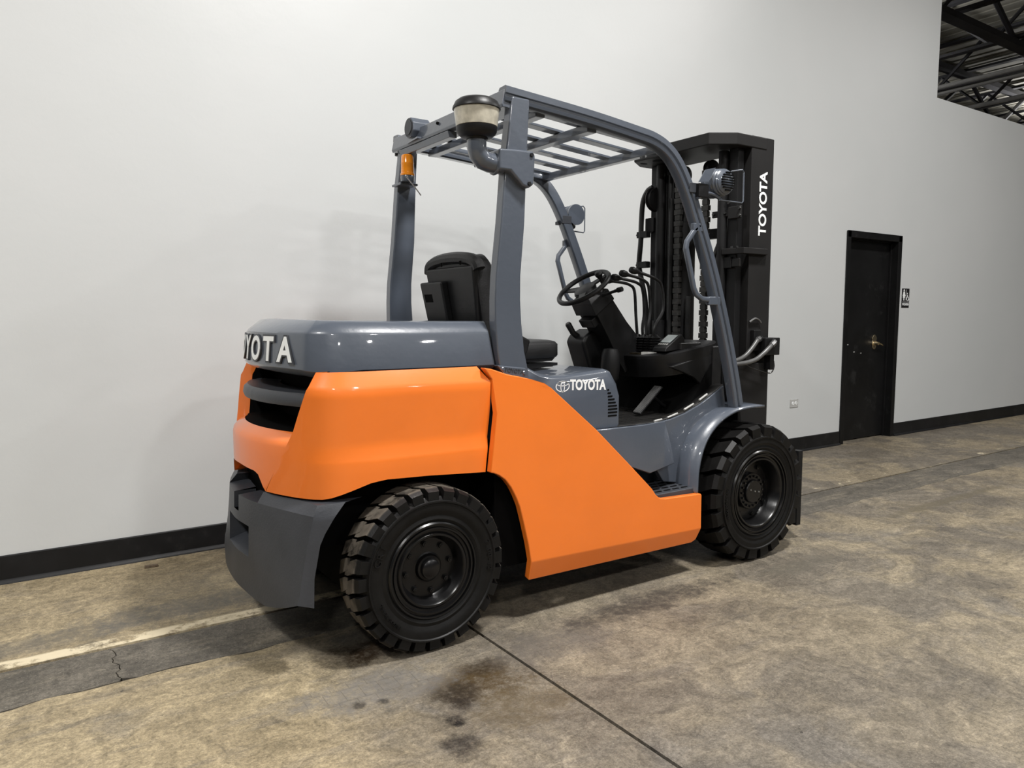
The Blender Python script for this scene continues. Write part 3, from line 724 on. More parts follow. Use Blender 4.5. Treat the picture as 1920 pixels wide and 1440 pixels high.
# ---- orange side panels and everything that is mirrored on both sides
side_poly = [(1.735, 1.087), (1.80, 1.074), (1.866, 1.058), (1.905, 1.044), (1.945, 1.020), (2.204, .814), (2.40, .640), (2.560, .494), (2.585, .462), (2.612, .441), (2.65, .434), (2.906, .424), (2.912, .416), (2.914, .246),
             (1.838, .270), (1.823, .349), (1.800, .44), (1.777, .522), (1.757, .567), (1.733, .610), (1.705, .645), (1.674, .668), (1.648, .680), (1.632, .684), (1.662, .93), (1.664, 1.066), (1.622, 1.118), (1.66, 1.112)]
for sd in (1, -1):
    yf = (lambda y: y) if sd == 1 else mir
    g = G()
    P = [(x, yf(2.600), z) for x, z in side_poly]
    # upper edge leans in a little
    P = [(x, yf(2.600 + (0.035 if z > 1.05 else 0.0)), z) for x, y, z in P]
    low = [(2.895, yf(2.618), .190), (2.865, yf(2.618), .178), (1.838, yf(2.618), .188)]
    g.add(P + low, [tuple(range(len(P))) if sd == 1 else tuple(reversed(range(len(P)))), (13, 28, 29, 30, 14) if sd == 1 else (14, 30, 29, 28, 13)])
    o = part(g, 'side_panel', 'orange', recalc=False, solid=0.035, bevel=0.007, seg=3, angle=10)
    o.modifiers['bevel'].angle_limit = R(14)
    if sd == 1: o['label'] = 'orange side panel with a diagonal cut down to the step'
    # grey sill behind the diagonal, floor side plate, fender
    g = G()
    A, B, Cc, D, E2, F = (2.10, yf(2.665), .800), (2.555, yf(2.668), .797), (2.76, yf(2.72), .792), (2.600, yf(2.655), .553), (2.83, yf(2.715), .568), (2.20, yf(2.665), .70)
    Bm, Cm = (2.585, yf(2.652), .665), (2.80, yf(2.712), .668)
    g.add([A, B, D, F, Cc, E2, Bm, Cm], [(0, 1, 6, 2, 3), (1, 4, 7, 6), (6, 7, 5, 2)])
    o = part(g, 'sill_box', 'grey', solid=0.03, bevel=0.006, recalc=False) if sd == 1 else part(g, 'sill_box', 'grey')
    for z in (0.762, 0.735):
        part(G().tube([(2.12, yf(2.664), z), (2.545, yf(2.664), z)], 0.005, 6), 'sill_rib', 'grey', o)
    part(G().box((2.10, yf(2.84), 0.40), (3.02, yf(2.87), 0.62)), 'step_riser', 'grey', bevel=0.004)
    arc = [(3.351 + 0.447 * math.cos(R(a)), 0.372 + 0.447 * math.sin(R(a))) for a in (100, 108, 116, 124, 132, 140, 148, 156, 164, 170)]
    topc = [(2.60, .785), (2.72, .785), (2.84, .796), (2.95, .820), (3.06, .858), (3.16, .905), (3.25, .952)]
    g = G().prism(topc + [(3.27, .83)] + arc[1:] + [(2.80, .47), (2.70, .60)], 'y', yf(2.725), yf(2.76))
    part(g, 'floor_side_plate', 'grey', bevel=0.006)
    g = G()
    pth = [(2.903, 0.425), (2.905, 0.46), (2.914, 0.53), (2.935, 0.60), (2.968, 0.665), (3.01, 0.715), (3.07, 0.762), (3.14, 0.797), (3.22, 0.820), (3.32, 0.830), (3.44, 0.830)]
    pth = [(q.x, q.y) for q in smooth([(a, b, 0) for a, b in pth], 4)]
    n = len(pth)
    vs = [(x, yf(2.600 - 0.018 * max(0, min(1, (0.75 - z) / 0.3))), z) for x, z in pth] + [(x - 0.004, yf(2.70), z + 0.003) for x, z in pth] + [(x - 0.004, yf(2.80), z + 0.004) for x, z in pth]
    fs = [(k * n + i, k * n + i + 1, (k + 1) * n + i + 1, (k + 1) * n + i) for k in range(2) for i in range(n - 1)]
    if sd == 1: fs = [tuple(reversed(f)) for f in fs]
    g.add(vs, fs)
    f = part(g, 'front_fender', 'grey', recalc=False, solid=0.012, angle=40)
    if sd == 1:
        part(G().lathe([(0.0, -0.001), (0.008, -0.001), (0.008, 0.002)], (3.06, 2.66, 0.766), 'z', 10), 'bolt_hole', 'void', f)
    st = part(G().prism([(2.615, yf(2.612)), (2.64, yf(2.605)), (2.900, yf(2.605)), (2.905, yf(2.845)), (2.615, yf(2.845))], 'z', 0.405, 0.450), 'step', 'greymatte', bevel=0.006)
    b = G().prism(rr(0.045, 0.014, 0.006), 'z', 0, 0.0025).build('step_slot', 'void', st, off=(0, 0, 0))
    pl = []
    for r_ in range(5):
        for c_ in range(4 + r_ % 2):
            pl.append(Vector((2.665 + c_ * 0.062 - (0.031 if r_ % 2 else 0) + 0.01, yf(2.64 + r_ * 0.045), 0.4495)) - ROOT)
    b.location = pl[0]; copies(b, pl[1:], st)

# ---- engine cover under the seat
prof = [(1.72, 1.125), (1.90, 1.112), (1.97, 1.080), (2.04, 1.062), (2.12, 1.060), (2.37, 1.078), (2.40, 1.070), (2.442, 1.010), (2.462, .945), (2.462, .806), (2.452, .795), (1.72, .795)]
g = G()
def shr(k): return [(1.72 + (x - 1.72) * (1 - 0.020 * k) if x > 2.3 else x, z - (0.020 * k if z > 1.0 else 0)) for x, z in prof]
n = len(prof); ring = []
for y, k in ((2.690, 1.0), (2.700, 0.35), (2.725, 0.0), (mir(2.725), 0.0), (mir(2.700), 0.35), (mir(2.690), 1.0)):
    ring += [(x, y, z) for x, z in shr(k)]
g.add(ring, [(j * n + i, j * n + (i + 1) % n, (j + 1) * n + (i + 1) % n, (j + 1) * n + i) for j in range(5) for i in range(n)] + [tuple(range(n)), tuple(5 * n + i for i in reversed(range(n)))])
ec = part(g, 'engine_cover', 'grey', angle=38)
ec['label'] = 'slate-grey engine cover with white lettering and louver slots'
for i in range(9):
    z = 0.978 - i * 0.0158; x0 = 2.372 + min(i, 3) * 0.002; L_ = (0.012, 0.022, 0.030, 0.042, 0.050, 0.058, 0.060, 0.060, 0.058)[i]
    part(G().prism([(x0 + L_ / 2 + a, z + b_) for a, b_ in rr(L_, 0.0075, 0.0035)], 'y', 2.6885, 2.700), 'vent_slot', 'void', ec)
yl = 2.6893
def ell(cx, cz, rx, rz, w, n=36):
    g = G(); vs = []
    for k in range(n):
        a = 2 * PI * k / n
        for q in (0, 1):
            for y in (yl, yl + 0.004): vs.append((cx + (rx - q * w) * math.cos(a), y, cz + (rz - q * w) * math.sin(a)))
    fs = []
    for k in range(n):
        b, c = k * 4, ((k + 1) % n) * 4
        fs += [(b, c, c + 2, b + 2), (b, b + 1, c + 1, c), (b + 2, c + 2, c + 3, b + 3)]
    return g.add(vs, fs)
lg = ell(2.102, 1.009, 0.0405, 0.026, 0.0045)
q = ell(2.102, 1.0065, 0.0125, 0.0255, 0.0038); lg.add(q.v, q.f)
q = ell(2.102, 1.021, 0.034, 0.0115, 0.0036); lg.add(q.v, q.f)
part(lg, 'emblem', 'white', ec)
part(text_g('TOYOTA', 0.066, frame((2.2535, yl + 0.001, 1.0065), (1, 0, -0.045), (0.02, 0, 1)), 0.001, 0.0024, 0.80, spacing=0.98), 'cover_lettering', 'white', ec)

# ---- overhead guard
cl = [(1.752, 2.243), (2.18, 2.214), (2.49, 2.183), (2.61, 2.166), (2.70, 2.130), (2.775, 2.066), (2.845, 1.965), (2.915, 1.830), (3.04, 1.555), (3.15, 1.255), (3.228, 1.0), (3.268, 0.845)]
guard = None
prf = [(-0.030, -0.030), (-0.030, -0.004), (-0.022, 0.0), (-0.022, 0.010), (-0.030, 0.014), (-0.027, 0.027), (-0.018, 0.033), (0.020, 0.033), (0.028, 0.026), (0.028, -0.024), (0.022, -0.032), (-0.022, -0.034)]
for sd in (1, -1):
    yy = 2.660 if sd == 1 else mir(2.660)
    pts = [(q.x, yy, q.z) for q in smooth([(x, 0, z) for x, z in cl], 5)]
    pr = prf if sd == 1 else [(-a, b) for a, b in prf]
    g = G().sweep(pts, pr)
    o = part(g, 'guard_side_rail', 'grey', angle=40)
    if sd == 1: guard = o; o['label'] = 'bent slate-grey roof rail running down into the front leg'
    # rear pillar: tapering box section with curved edges
    rear = [(2.235, 1.782), (2.0, 1.752), (1.72, 1.728), (1.50, 1.702), (1.40, 1.697), (1.30, 1.697), (1.18, 1.708), (1.075, 1.728)]
    frnt = [(2.235, 1.872), (2.0, 1.858), (1.72, 1.846), (1.50, 1.826), (1.40, 1.825), (1.30, 1.831), (1.18, 1.846), (1.075, 1.872)]
    Y0, Y1 = (2.628, 2.682) if sd == 1 else (mir(2.628), mir(2.682))
    g = G(); vs = []
    for (z, xr), (z2, xf) in zip(rear, frnt): vs += [(xr, Y0, z), (xf, Y0, z), (xf, Y1, z), (xr, Y1, z)]
    g.add(vs, [(i * 4 + k, i * 4 + (k + 1) % 4, i * 4 + 4 + (k + 1) % 4, i * 4 + 4 + k) for i in range(7) for k in range(4)] + [(0, 1, 2, 3), (28, 31, 30, 29)])
    pil = part(g, 'guard_pillar', 'grey', bevel=0.008, seg=3)
    # cast foot of the pillar
    g = G().prism([(1.700, 1.125), (1.845, 1.108), (1.875, 1.052), (1.79, 1.070), (1.735, 1.085)], 'y', (2.618 if sd == 1 else mir(2.618)), (2.70 if sd == 1 else mir(2.70)))
    ft = part(g, 'pillar_foot', 'grey', pil, bevel=0.005)
    if sd == 1:
        part(text_g('TOYOTA', 0.024, frame((1.783, 2.6175, 1.098), (1, 0, -0.14), (0.14, 0, 1)), 0.0015, 0.0004), 'foot_lettering', 'greymatte', ft)
        for x, z in ((1.728, 1.108), (1.836, 1.087)):
            part(G().lathe([(0.0, -0.004), (0.007, -0.004), (0.009, 0.0)], (x, 2.618, z), 'y', 8), 'bolt', 'grey', ft)
    # grab handle on the front leg
    yh = 2.645 if sd == 1 else mir(2.645)
    hp = [(2.935, yh, 1.785), (2.905, yh, 1.765), (2.848, yh, 1.700), (2.842, yh, 1.668), (2.905, yh, 1.470), (2.925, yh, 1.440), (2.965, yh, 1.418), (3.085, yh, 1.408)]
    hd = part(G().sweep(hp, rr(0.024, 0.026, 0.008)), 'grab_handle', 'grey', bevel=0.002)
    part(G().box((2.885, yh - 0.012, 1.755), (2.955, yh + 0.012, 1.795)), 'handle_lug', 'grey', hd, bevel=0.004)
    part(G().box((3.010, yh - 0.013, 1.385), (3.100, yh + 0.013, 1.430)), 'handle_lug', 'grey', hd, bevel=0.006)
# roof: cross beams and slats
def roof_z(x): return 2.238 - 0.0 * x - (x - 1.79) * 0.080
for i, dd in enumerate((-0.433, -0.26, -0.087, 0.087, 0.26, 0.433)):
    y = YC + dd
    g = G(); vs = []
    vs = []
    for x in (1.80, 2.712):
        z = roof_z(x) + 0.006; vs += [(x, y - 0.028, z - 0.012), (x, y + 0.028, z - 0.012), (x, y + 0.028, z), (x, y - 0.028, z)]
    g.add(vs, [(0, 1, 5, 4), (1, 2, 6, 5), (2, 3, 7, 6), (3, 0, 4, 7), (0, 3, 2, 1), (4, 5, 6, 7)])
    part(g, 'roof_slat', 'grey', guard, bevel=0.002)
for x, w_, h_ in ((1.96, 0.05, 0.032), (2.25, 0.055, 0.034)):
    z = roof_z(x)
    part(G().box((x - w_ / 2, 2.675, z - 0.008 - h_), (x + w_ / 2, mir(2.675), z - 0.006)), 'roof_cross_beam', 'grey', guard, bevel=0.004)
part(G().box((2.69, 2.675, roof_z(2.7) - 0.036), (2.735, mir(2.675), roof_z(2.7) + 0.003)), 'roof_cross_beam', 'grey', guard, bevel=0.005)
g = G().prism([(1.738, 2.200), (1.752, 2.262), (1.768, 2.264), (1.756, 2.212), (1.85, 2.198), (1.85, 2.186), (1.742, 2.188)], 'y', 2.640, mir(2.640))
rb = part(g, 'rear_roof_beam', 'grey', bevel=0.003)
for y in (2.80, 3.20, 3.46): part(G().tube([(1.737, y, 2.238), (1.752, y, 2.236)], 0.007, 10), 'beam_hole', 'void', rb)
part(G().prism([(1.74, 2.185), (1.79, 2.185), (1.79, 2.155), (1.75, 2.155)], 'y', 3.10, 3.62), 'lower_flange', 'grey', rb, bevel=0.003)

# ---- things bolted to the guard
ax, ay = 1.622, 2.650
pc = part(G().lathe([(0.0, 2.050), (0.040, 2.050), (0.072, 2.070), (0.078, 2.088), (0.084, 2.092), (0.092, 2.155), (0.093, 2.165), (0.0, 2.165)], (ax, ay, 0), 'z', 48), 'air_precleaner', 'clear')
pc['label'] = 'round air pre-cleaner with a clouded bowl and black lid'
part(G().lathe([(0.0, 2.206), (0.045, 2.205), (0.072, 2.199), (0.087, 2.188), (0.093, 2.175), (0.097, 2.168), (0.098, 2.160), (0.092, 2.158)], (ax, ay, 0), 'z', 48), 'lid', 'plastic', pc)
part(G().lathe([(0.0, 2.213), (0.008, 2.213), (0.008, 2.203)], (ax, ay, 0), 'z', 10), 'lid_nut', 'plastic', pc)
part(G().lathe([(0.0, 2.040), (0.044, 2.040), (0.046, 2.048), (0.062, 2.050), (0.076, 2.062), (0.082, 2.072), (0.084, 2.090), (0.081, 2.090)], (ax, ay, 0), 'z', 40), 'bowl_base', 'plastic', pc)
part(G().tube([(ax, ay, 2.058), (ax, ay, 2.01), (ax + 0.008, ay, 1.985), (ax + 0.028, ay, 1.965), (ax + 0.06, ay, 1.957), (ax + 0.12, ay, 1.957)], 0.040, 20), 'intake_elbow', 'grey')
g = G().tube([(ax + 0.075, ay, 1.957), (ax + 0.095, ay, 1.957)], 0.048, 20)
g.prism([(1.700, 2.010), (1.770, 2.015), (1.868, 2.018), (1.880, 2.0), (1.872, 1.880), (1.845, 1.862), (1.815, 1.872), (1.755, 1.925), (1.700, 1.925)], 'y', 2.598, 2.70)
br = part(g, 'intake_bracket', 'grey', bevel=0.012, seg=3)
for x, z in ((1.858, 2.000), (1.846, 1.882)): part(G().lathe([(0.0, -0.008), (0.008, -0.008), (0.010, 0.0)], (x, 2.600, z), 'y', 8), 'bolt', 'plastic', br)

bc = part(G().lathe([(0.0, 2.152), (0.026, 2.150), (0.031, 2.143), (0.032, 2.112), (0.0335, 2.108), (0.032, 2.104), (0.033, 2.060), (0.036, 2.056), (0.036, 2.046), (0.0, 2.046)], (1.750, 3.540, 0), 'z', 28), 'beacon_lens', 'amber')
bc['label'] = 'amber warning beacon lens'
part(G().lathe([(0.0, 2.046), (0.034, 2.046), (0.036, 2.040), (0.034, 2.016), (0.0, 2.016)], (1.750, 3.540, 0), 'z', 28), 'beacon_base', 'grey', bc)
part(G().box((1.722, 3.565, 2.004), (1.822, 3.67, 2.016)), 'beacon_shelf', 'grey', bc, bevel=0.003)
part(G().tube([(1.722, 3.50, 2.035), (1.76, 3.49, 1.99), (1.80, 3.49, 1.945)], 0.003, 6), 'beacon_wire', 'steel', bc)
g = G().prism([(3.445 + 0.052 * math.cos(R(22.5 + 45 * k)), 2.262 + 0.052 * math.sin(R(22.5 + 45 * k))) for k in range(8)], 'x', 1.712, 1.815)
al = part(g, 'backup_alarm', 'grey', bevel=0.006)
part(G().lathe([(0.0, 0.0), (0.034, 0.0), (0.036, 0.004), (0.046, 0.004)], (1.708, 3.445, 2.262), 'x', 24), 'speaker_face', 'greymatte', al)
part(G().prism([(1.715, 3.36), (1.73, 3.50), (1.84, 3.50), (1.84, 3.34)], 'z', 2.196, 2.204), 'alarm_bracket', 'grey', al)
part(G().tube(smooth([(1.815, 3.42, 2.27), (1.83, 3.38, 2.24), (1.82, 3.32, 2.215), (1.80, 3.26, 2.20)], 5), 0.005, 6), 'alarm_wire', 'plastic', al)
lb = part(G().box((1.790, 3.700, 2.175), (1.825, 3.714, 2.240)), 'guard_end_bracket', 'grey', bevel=0.003)
part(G().tube([(1.782, 3.722, 2.180), (1.782, 3.722, 2.245)], 0.014, 10), 'bracket_bush', 'plastic', lb)

for sd in (1, -1):
    yf = (lambda y: y) if sd == 1 else mir
    # work light on the front leg: ribbed round housing, shade plate, wire guard
    cx, cz_ = (3.050, 2.005) if sd == 1 else (2.970, 1.955)
    k_ = 1.0 if sd == 1 else 0.86
    pr_ = [(0.0, -0.062), (0.036, -0.060), (0.052, -0.050), (0.060, -0.044)]
    for j in range(5): pr_ += [(0.060 + j * 0.003, -0.040 + j * 0.016), (0.066 + j * 0.002, -0.034 + j * 0.016), (0.064 + j * 0.002, -0.029 + j * 0.016)]
    pr_ += [(0.074, 0.045), (0.074, 0.055), (0.0, 0.055)]
    wl = part(G().lathe([(r_ * k_, (h_ * k_) * sd) for r_, h_ in pr_], (cx, yf(2.622), cz_), 'y', 36), 'work_light', 'grey', angle=30)
    for k in range(8):                                   # dark cooling slots across the back
        z = cz_ + (k - 3.5) * 0.0125 * k_
        hw = math.sqrt(max(0.0003, (0.047 * k_) ** 2 - (z - cz_) ** 2))
        part(G().box((cx - hw, yf(2.622 - 0.0625 * k_), z - 0.0030), (cx + hw, yf(2.622 - 0.040 * k_), z + 0.0030)), 'cooling_slot', 'void', wl)
    part(G().prism([(2.870, cz_ - 0.018), (2.944, cz_ - 0.006), (2.992, cz_ + 0.066), (2.918, cz_ + 0.048)], 'y', yf(2.596), yf(2.600)), 'shade_plate', 'grey', wl)
    part(G().box((2.885, yf(2.604), cz_ - 0.085), (2.955, yf(2.66), cz_ - 0.018)), 'light_mount', 'black', wl, bevel=0.004)
    part(G().tube(smooth([(2.89, yf(2.62), cz_ - 0.090), (2.95, yf(2.615), cz_ - 0.062), (3.00, yf(2.61), cz_ - 0.066), (cx, yf(2.61), cz_ - 0.085)], 4), 0.009, 8), 'mount_arm', 'grey', wl)
    part(G().tube([(cx + 0.04, yf(2.580), cz_ + 0.055), (cx + 0.125, yf(2.580), cz_ + 0.072), (cx + 0.138, yf(2.580), cz_ + 0.060), (cx + 0.138, yf(2.580), cz_ - 0.085), (cx + 0.128, yf(2.580), cz_ - 0.095), (cx - 0.02, yf(2.60), cz_ - 0.09)], 0.0042, 8), 'wire_guard', 'grey', wl)
    part(G().box((2.845, yf(2.626), cz_ - 0.065), (2.915, yf(2.69), cz_ - 0.015)), 'light_clamp', 'greymatte', wl, bevel=0.004)
    part(G().box((2.83, yf(2.632), cz_ - 0.07), (2.90, yf(2.66), cz_ - 0.05)), 'clamp_strap', 'greymatte', wl, bevel=0.003)

# ---- operator's place: floor, dash, steering, levers, seat
fm = part(G().box((2.44, 2.735, 0.755), (3.24, mir(2.735), 0.790)), 'floor_mat', 'mat', bevel=0.006)
b = G().box((0, 0, 0), (0.74, 0.008, 0.004)).build('mat_rib', 'mat', fm, off=(0, 0, 0))
pl = [Vector((2.47, 2.78 + k * 0.042, 0.789)) - ROOT for k in range(18)]; b.location = pl[0]; copies(b, pl[1:], fm)
for x0, z0, x1, z1 in ((2.735, .7915, 2.79, .797), (2.83, .802, 2.905, .820), (2.955, .836, 3.025, .862), (3.07, .880, 3.13, .908)):
    part(G().tube([(x0, 2.738, z0), (x1, 2.738, z1)], 0.006, 6), 'mat_edge', 'matedge', fm)
g = G(); g.add([(2.75, 2.732, .789), (2.95, 2.732, .824), (3.06, 2.732, .862), (3.16, 2.732, .910), (3.25, 2.732, .957), (3.25, 2.80, .957), (3.16, 2.80, .905), (3.06, 2.80, .855), (2.95, 2.80, .818), (2.75, 2.80, .787)],
               [(0, 1, 8, 9), (1, 2, 7, 8), (2, 3, 6, 7), (3, 4, 5, 6)])
part(g, 'mat_lip', 'mat', fm, recalc=False, solid=0.006)
part(G().add([(3.13, 2.745, .885), (3.255, 2.745, .958), (3.255, 2.90, .958), (3.13, 2.90, .885), (3.13, 2.745, .87), (3.255, 2.745, .94), (3.255, 2.90, .94), (3.13, 2.90, .87)],
             [(0, 1, 2, 3), (7, 6, 5, 4), (0, 4, 5, 1), (2, 6, 7, 3), (1, 5, 6, 2), (0, 3, 7, 4)]), 'toe_plate', 'plastic', bevel=0.004)
part(G().add([(3.02, 2.80, .79), (3.30, 2.80, 1.16), (3.30, 3.56, 1.16), (3.02, 3.56, .79), (3.32, 2.80, .79), (3.32, 3.56, .79), (3.32, 2.80, 1.16), (3.32, 3.56, 1.16)],
             [(0, 1, 2, 3), (0, 4, 6, 1), (3, 2, 7, 5), (4, 5, 7, 6), (1, 6, 7, 2), (0, 3, 5, 4)]), 'toe_board', 'void')
ped = G()
M = frame((2.80, 2.93, 0.80), (0.70, 0.0, 0.59), (0, 1, 0))
q = G().box((0, -0.028, 0), (0.215, 0.028, 0.012)); q.xform(M); ped.add(q.v, q.f)
pd = part(ped, 'accelerator_pedal', 'plastic', bevel=0.003)
for y in (-0.021, -0.010, 0.001, 0.012, 0.022):
    q = G().box((0.004, y - 0.0025, 0.011), (0.21, y + 0.0025, 0.016)); q.xform(M); part(q, 'pedal_rib', 'greyhose', pd)
part(G().tube([(2.93, 2.96, 0.90), (3.02, 2.97, 0.84), (3.10, 2.97, 0.80)], 0.010, 8), 'pedal_arm', 'plastic', pd)
# dash
dp = [(2.850, 3.50), (2.850, 3.06), (2.862, 2.97), (2.89, 2.895), (2.94, 2.84), (3.01, 2.808), (3.10, 2.800), (3.250, 2.800), (3.300, 2.83), (3.300, 3.50)]
dp = [(q.x, q.y) for q in smooth([(a, b, 0) for a, b in dp[:8]], 4)] + dp[8:]
def dz(x, y): return 1.118 + (x - 2.85) * 0.165
n = len(dp); g = G()
g.add([(x, y, dz(x, y) - 0.13) for x, y in [(a + 0.03, b + 0.015) for a, b in dp]] + [(x, y, dz(x, y) - 0.03) for x, y in dp] + [(x, y, dz(x, y) - 0.008) for x, y in dp] + [(x + 0.012 if x < 3 else x, y + 0.012, dz(x, y)) for x, y in dp],
      [(j * n + i, j * n + (i + 1) % n, (j + 1) * n + (i + 1) % n, (j + 1) * n + i) for j in range(3) for i in range(n)] + [tuple(reversed(range(n))), tuple(3 * n + i for i in range(n))])
ds = part(g, 'dashboard', 'plastic', angle=40)
cp = [(2.91, 1.060), (3.24, 1.125), (3.265, 1.02), (3.285, 0.905), (3.20, 0.865), (3.165, 0.90), (3.16, 0.95), (3.10, 0.995), (3.02, 1.025)]
part(G().prism(cp, 'y', 2.805, 2.83), 'dash_side_cover', 'plastic', ds, bevel=0.008)
part(G().box((3.235, 2.79, 0.88), (3.305, 2.90, 1.165)), 'cowl_post', 'plastic', ds, bevel=0.01)
tr = [(3.02, 2.83), (3.18, 2.83), (3.19, 2.90), (3.01, 2.90)]
part(G().prism(tr, 'z', 1.145, 1.185), 'dash_tray', 'hose', ds, bevel=0.006)
part(G().prism([(2.87, 2.98), (2.93, 2.92), (2.97, 2.95), (2.92, 3.02)], 'z', 1.12, 1.1335), 'dash_label', 'matedge', ds)
part(G().prism([(2.868, 3.07), (2.872, 2.99), (2.90, 3.01), (2.90, 3.07)], 'z', 1.12, 1.1275), 'dash_label', 'brass', ds)
# display on a wedge
dd = part(G().prism([(2.915, 1.138), (3.065, 1.150), (3.065, 1.205), (3.040, 1.232), (2.925, 1.160)], 'y', 2.845, 2.945), 'display_unit', 'plastic', bevel=0.005)
M = frame((2.985, 2.895, 1.1992), (0, -1, 0), Vector((0.115, 0, 0.072)))
q = G().box((-0.036, -0.025, 0), (0.036, 0.048, 0.0015)); q.xform(M); part(q, 'screen', 'screen', dd)
for k in range(5):
    q = G().box((-0.034 + k * 0.0145, -0.046, 0), (-0.024 + k * 0.0145, -0.034, 0.0015)); q.xform(M); part(q, 'button', 'matedge', dd)
# hydraulic levers with boots
base_y = (3.112, 3.066, 3.020, 2.975)
kn = [(2.735, 3.110, 1.523), (2.745, 3.052, 1.536), (2.765, 3.010, 1.555), (2.795, 2.965, 1.570)]
bd = [(2.935, 3.122, 1.500), (2.955, 3.076, 1.506), (2.965, 3.040, 1.520), (3.010, 2.985, 1.522)]
for k in range(4):
    yb = base_y[k]; bx = 2.955
    pts = smooth([kn[k], Vector(kn[k]).lerp(Vector(bd[k]), 0.55) + Vector((0, 0, 0.004)), Vector(kn[k]).lerp(Vector(bd[k]), 0.86), (bd[k][0] + 0.012, bd[k][1], bd[k][2] - 0.03), (bd[k][0] + 0.02, bd[k][1] - 0.006, bd[k][2] - 0.16), (bx + 0.005, yb, 1.26), (bx + 0.02, yb, 1.15)], 5)
    lv = part(G().tube(pts, 0.0085, 8), 'control_lever', 'plastic')
    d_ = (pts[3] - pts[0]).normalized(); p0 = Vector(kn[k])
    part(G().tube([p0 - d_ * 0.030, p0 - d_ * 0.026, p0 - d_ * 0.010, p0 + d_ * 0.012, p0 + d_ * 0.030, p0 + d_ * 0.045], [0.006, 0.016, 0.0195, 0.0175, 0.011, 0.009], 14), 'lever_knob', 'plastic', lv)
    bo = [(0.040, 0.0)]
    for j in range(6): bo += [(0.040 - j * 0.0015, 0.004 + j * 0.014), (0.030 - j * 0.0015, 0.011 + j * 0.014)]
    bo += [(0.012, 0.092), (0.0, 0.093)]
    part(G().lathe(bo, (bx + 0.015, yb, 1.135), 'z', 18), 'lever_boot', 'plastic', lv)
# steering column and wheel (axis tilted back)
wc = Vector((2.618, YC, 1.484)); axv = Vector((-0.588, 0, 0.809)).normalized()
MX = frame(wc, (axv.z, 0, -axv.x), (0, 1, 0))
N = 48; q = G(); vs = []
for k in range(N):
    a = 2 * PI * k / N
    for j in range(10):
        b_ = 2 * PI * j / 10; r_ = 0.150 + 0.0135 * math.cos(b_); vs.append((r_ * math.cos(a), r_ * math.sin(a), 0.0135 * math.sin(b_)))
q.add(vs, [(k * 10 + j, ((k + 1) % N) * 10 + j, ((k + 1) % N) * 10 + (j + 1) % 10, k * 10 + (j + 1) % 10) for k in range(N) for j in range(10)])
q.xform(MX); sw = part(q, 'steering_wheel', 'plastic')
q = G().lathe([(0.0, 0.004), (0.035, 0.003), (0.060, -0.006), (0.066, -0.020), (0.060, -0.045), (0.0, -0.05)], (0, 0, 0), 'z', 28); q.xform(MX); part(q, 'horn_pad', 'plastic', sw)
for a in (R(95), R(215), R(335)):
    q = G().prism([(0.04, -0.022), (0.148, -0.014), (0.148, 0.014), (0.04, 0.022)], 'z', -0.016, -0.006); q.xform(MX @ Matrix.Rotation(a, 4, 'Z')); part(q, 'spoke', 'plastic', sw)
q = G().lathe([(0.0, 0.062), (0.016, 0.058), (0.022, 0.045), (0.017, 0.030), (0.011, 0.020), (0.013, -0.010), (0.0, -0.012)], (0.055, -0.100, 0.0), 'z', 18); q.xform(MX); part(q, 'spinner_knob', 'plastic', sw)
g = G()
def quadring(c, hx, hy, M2): return [M2 @ Vector((c[0] + sx * hx, c[1] + sy * hy, c[2])) for sx, sy in ((-1, -1), (1, -1), (1, 1), (-1, 1))]
secs = [(-0.040, 0.0, 0.050, 0.060), (-0.065, 0.004, 0.075, 0.082), (-0.135, 0.004, 0.080, 0.086), (-0.140, 0.010, 0.070, 0.075), (-0.30, 0.016, 0.080, 0.072), (-0.44, 0.020, 0.100, 0.075), (-0.52, 0.020, 0.105, 0.085)]
vs = []
for h_, sx_, hx_, hy_ in secs: vs += quadring((sx_, 0, h_), hx_, hy_, MX)
g.add(vs, [(i * 4 + k, i * 4 + (k + 1) % 4, i * 4 + 4 + (k + 1) % 4, i * 4 + 4 + k) for i in range(len(secs) - 1) for k in range(4)] + [(0, 1, 2, 3), tuple(len(vs) - 4 + i for i in (3, 2, 1, 0))])
colm = part(g, 'steering_column', 'plastic', bevel=0.014, seg=3)
q = G().tube([(0.02, -0.06, -0.075), (0.045, -0.13, -0.070), (0.065, -0.175, -0.068)], [0.010, 0.008, 0.010], 8); q.tube([(0.063, -0.172, -0.068), (0.072, -0.20, -0.067)], 0.014, 10); q.xform(MX); part(q, 'turn_signal_stalk', 'plastic', colm)
q = G().box((-0.10, -0.055, -0.20), (-0.03, 0.055, -0.15)); q.xform(MX); part(q, 'ignition_switch_box', 'plastic', colm, bevel=0.005)
part(G().lathe([(0.0, 1.155), (0.040, 1.15), (0.050, 1.12), (0.053, 1.06), (0.048, 0.99), (0.03, 0.955), (0.0, 0.95)], (2.745, 3.09, 0), 'z', 24), 'column_foot', 'plastic', colm)
# parking brake beside the column
g = G().prism([(2.640, 1.185), (2.665, 1.225), (2.73, 1.255), (2.82, 1.255), (2.86, 1.14), (2.84, 0.95), (2.77, 0.92), (2.70, 1.03)], 'y', 3.20, 3.36)
pk = part(g, 'parking_brake_housing', 'plastic', bevel=0.02, seg=3)
part(G().tube([(2.595, 3.28, 1.290), (2.60, 3.28, 1.283), (2.635, 3.28, 1.235), (2.70, 3.28, 1.195), (2.74, 3.28, 1.17)], [0.013, 0.018, 0.017, 0.018, 0.02], 12), 'parking_brake_lever', 'vinyl', pk)
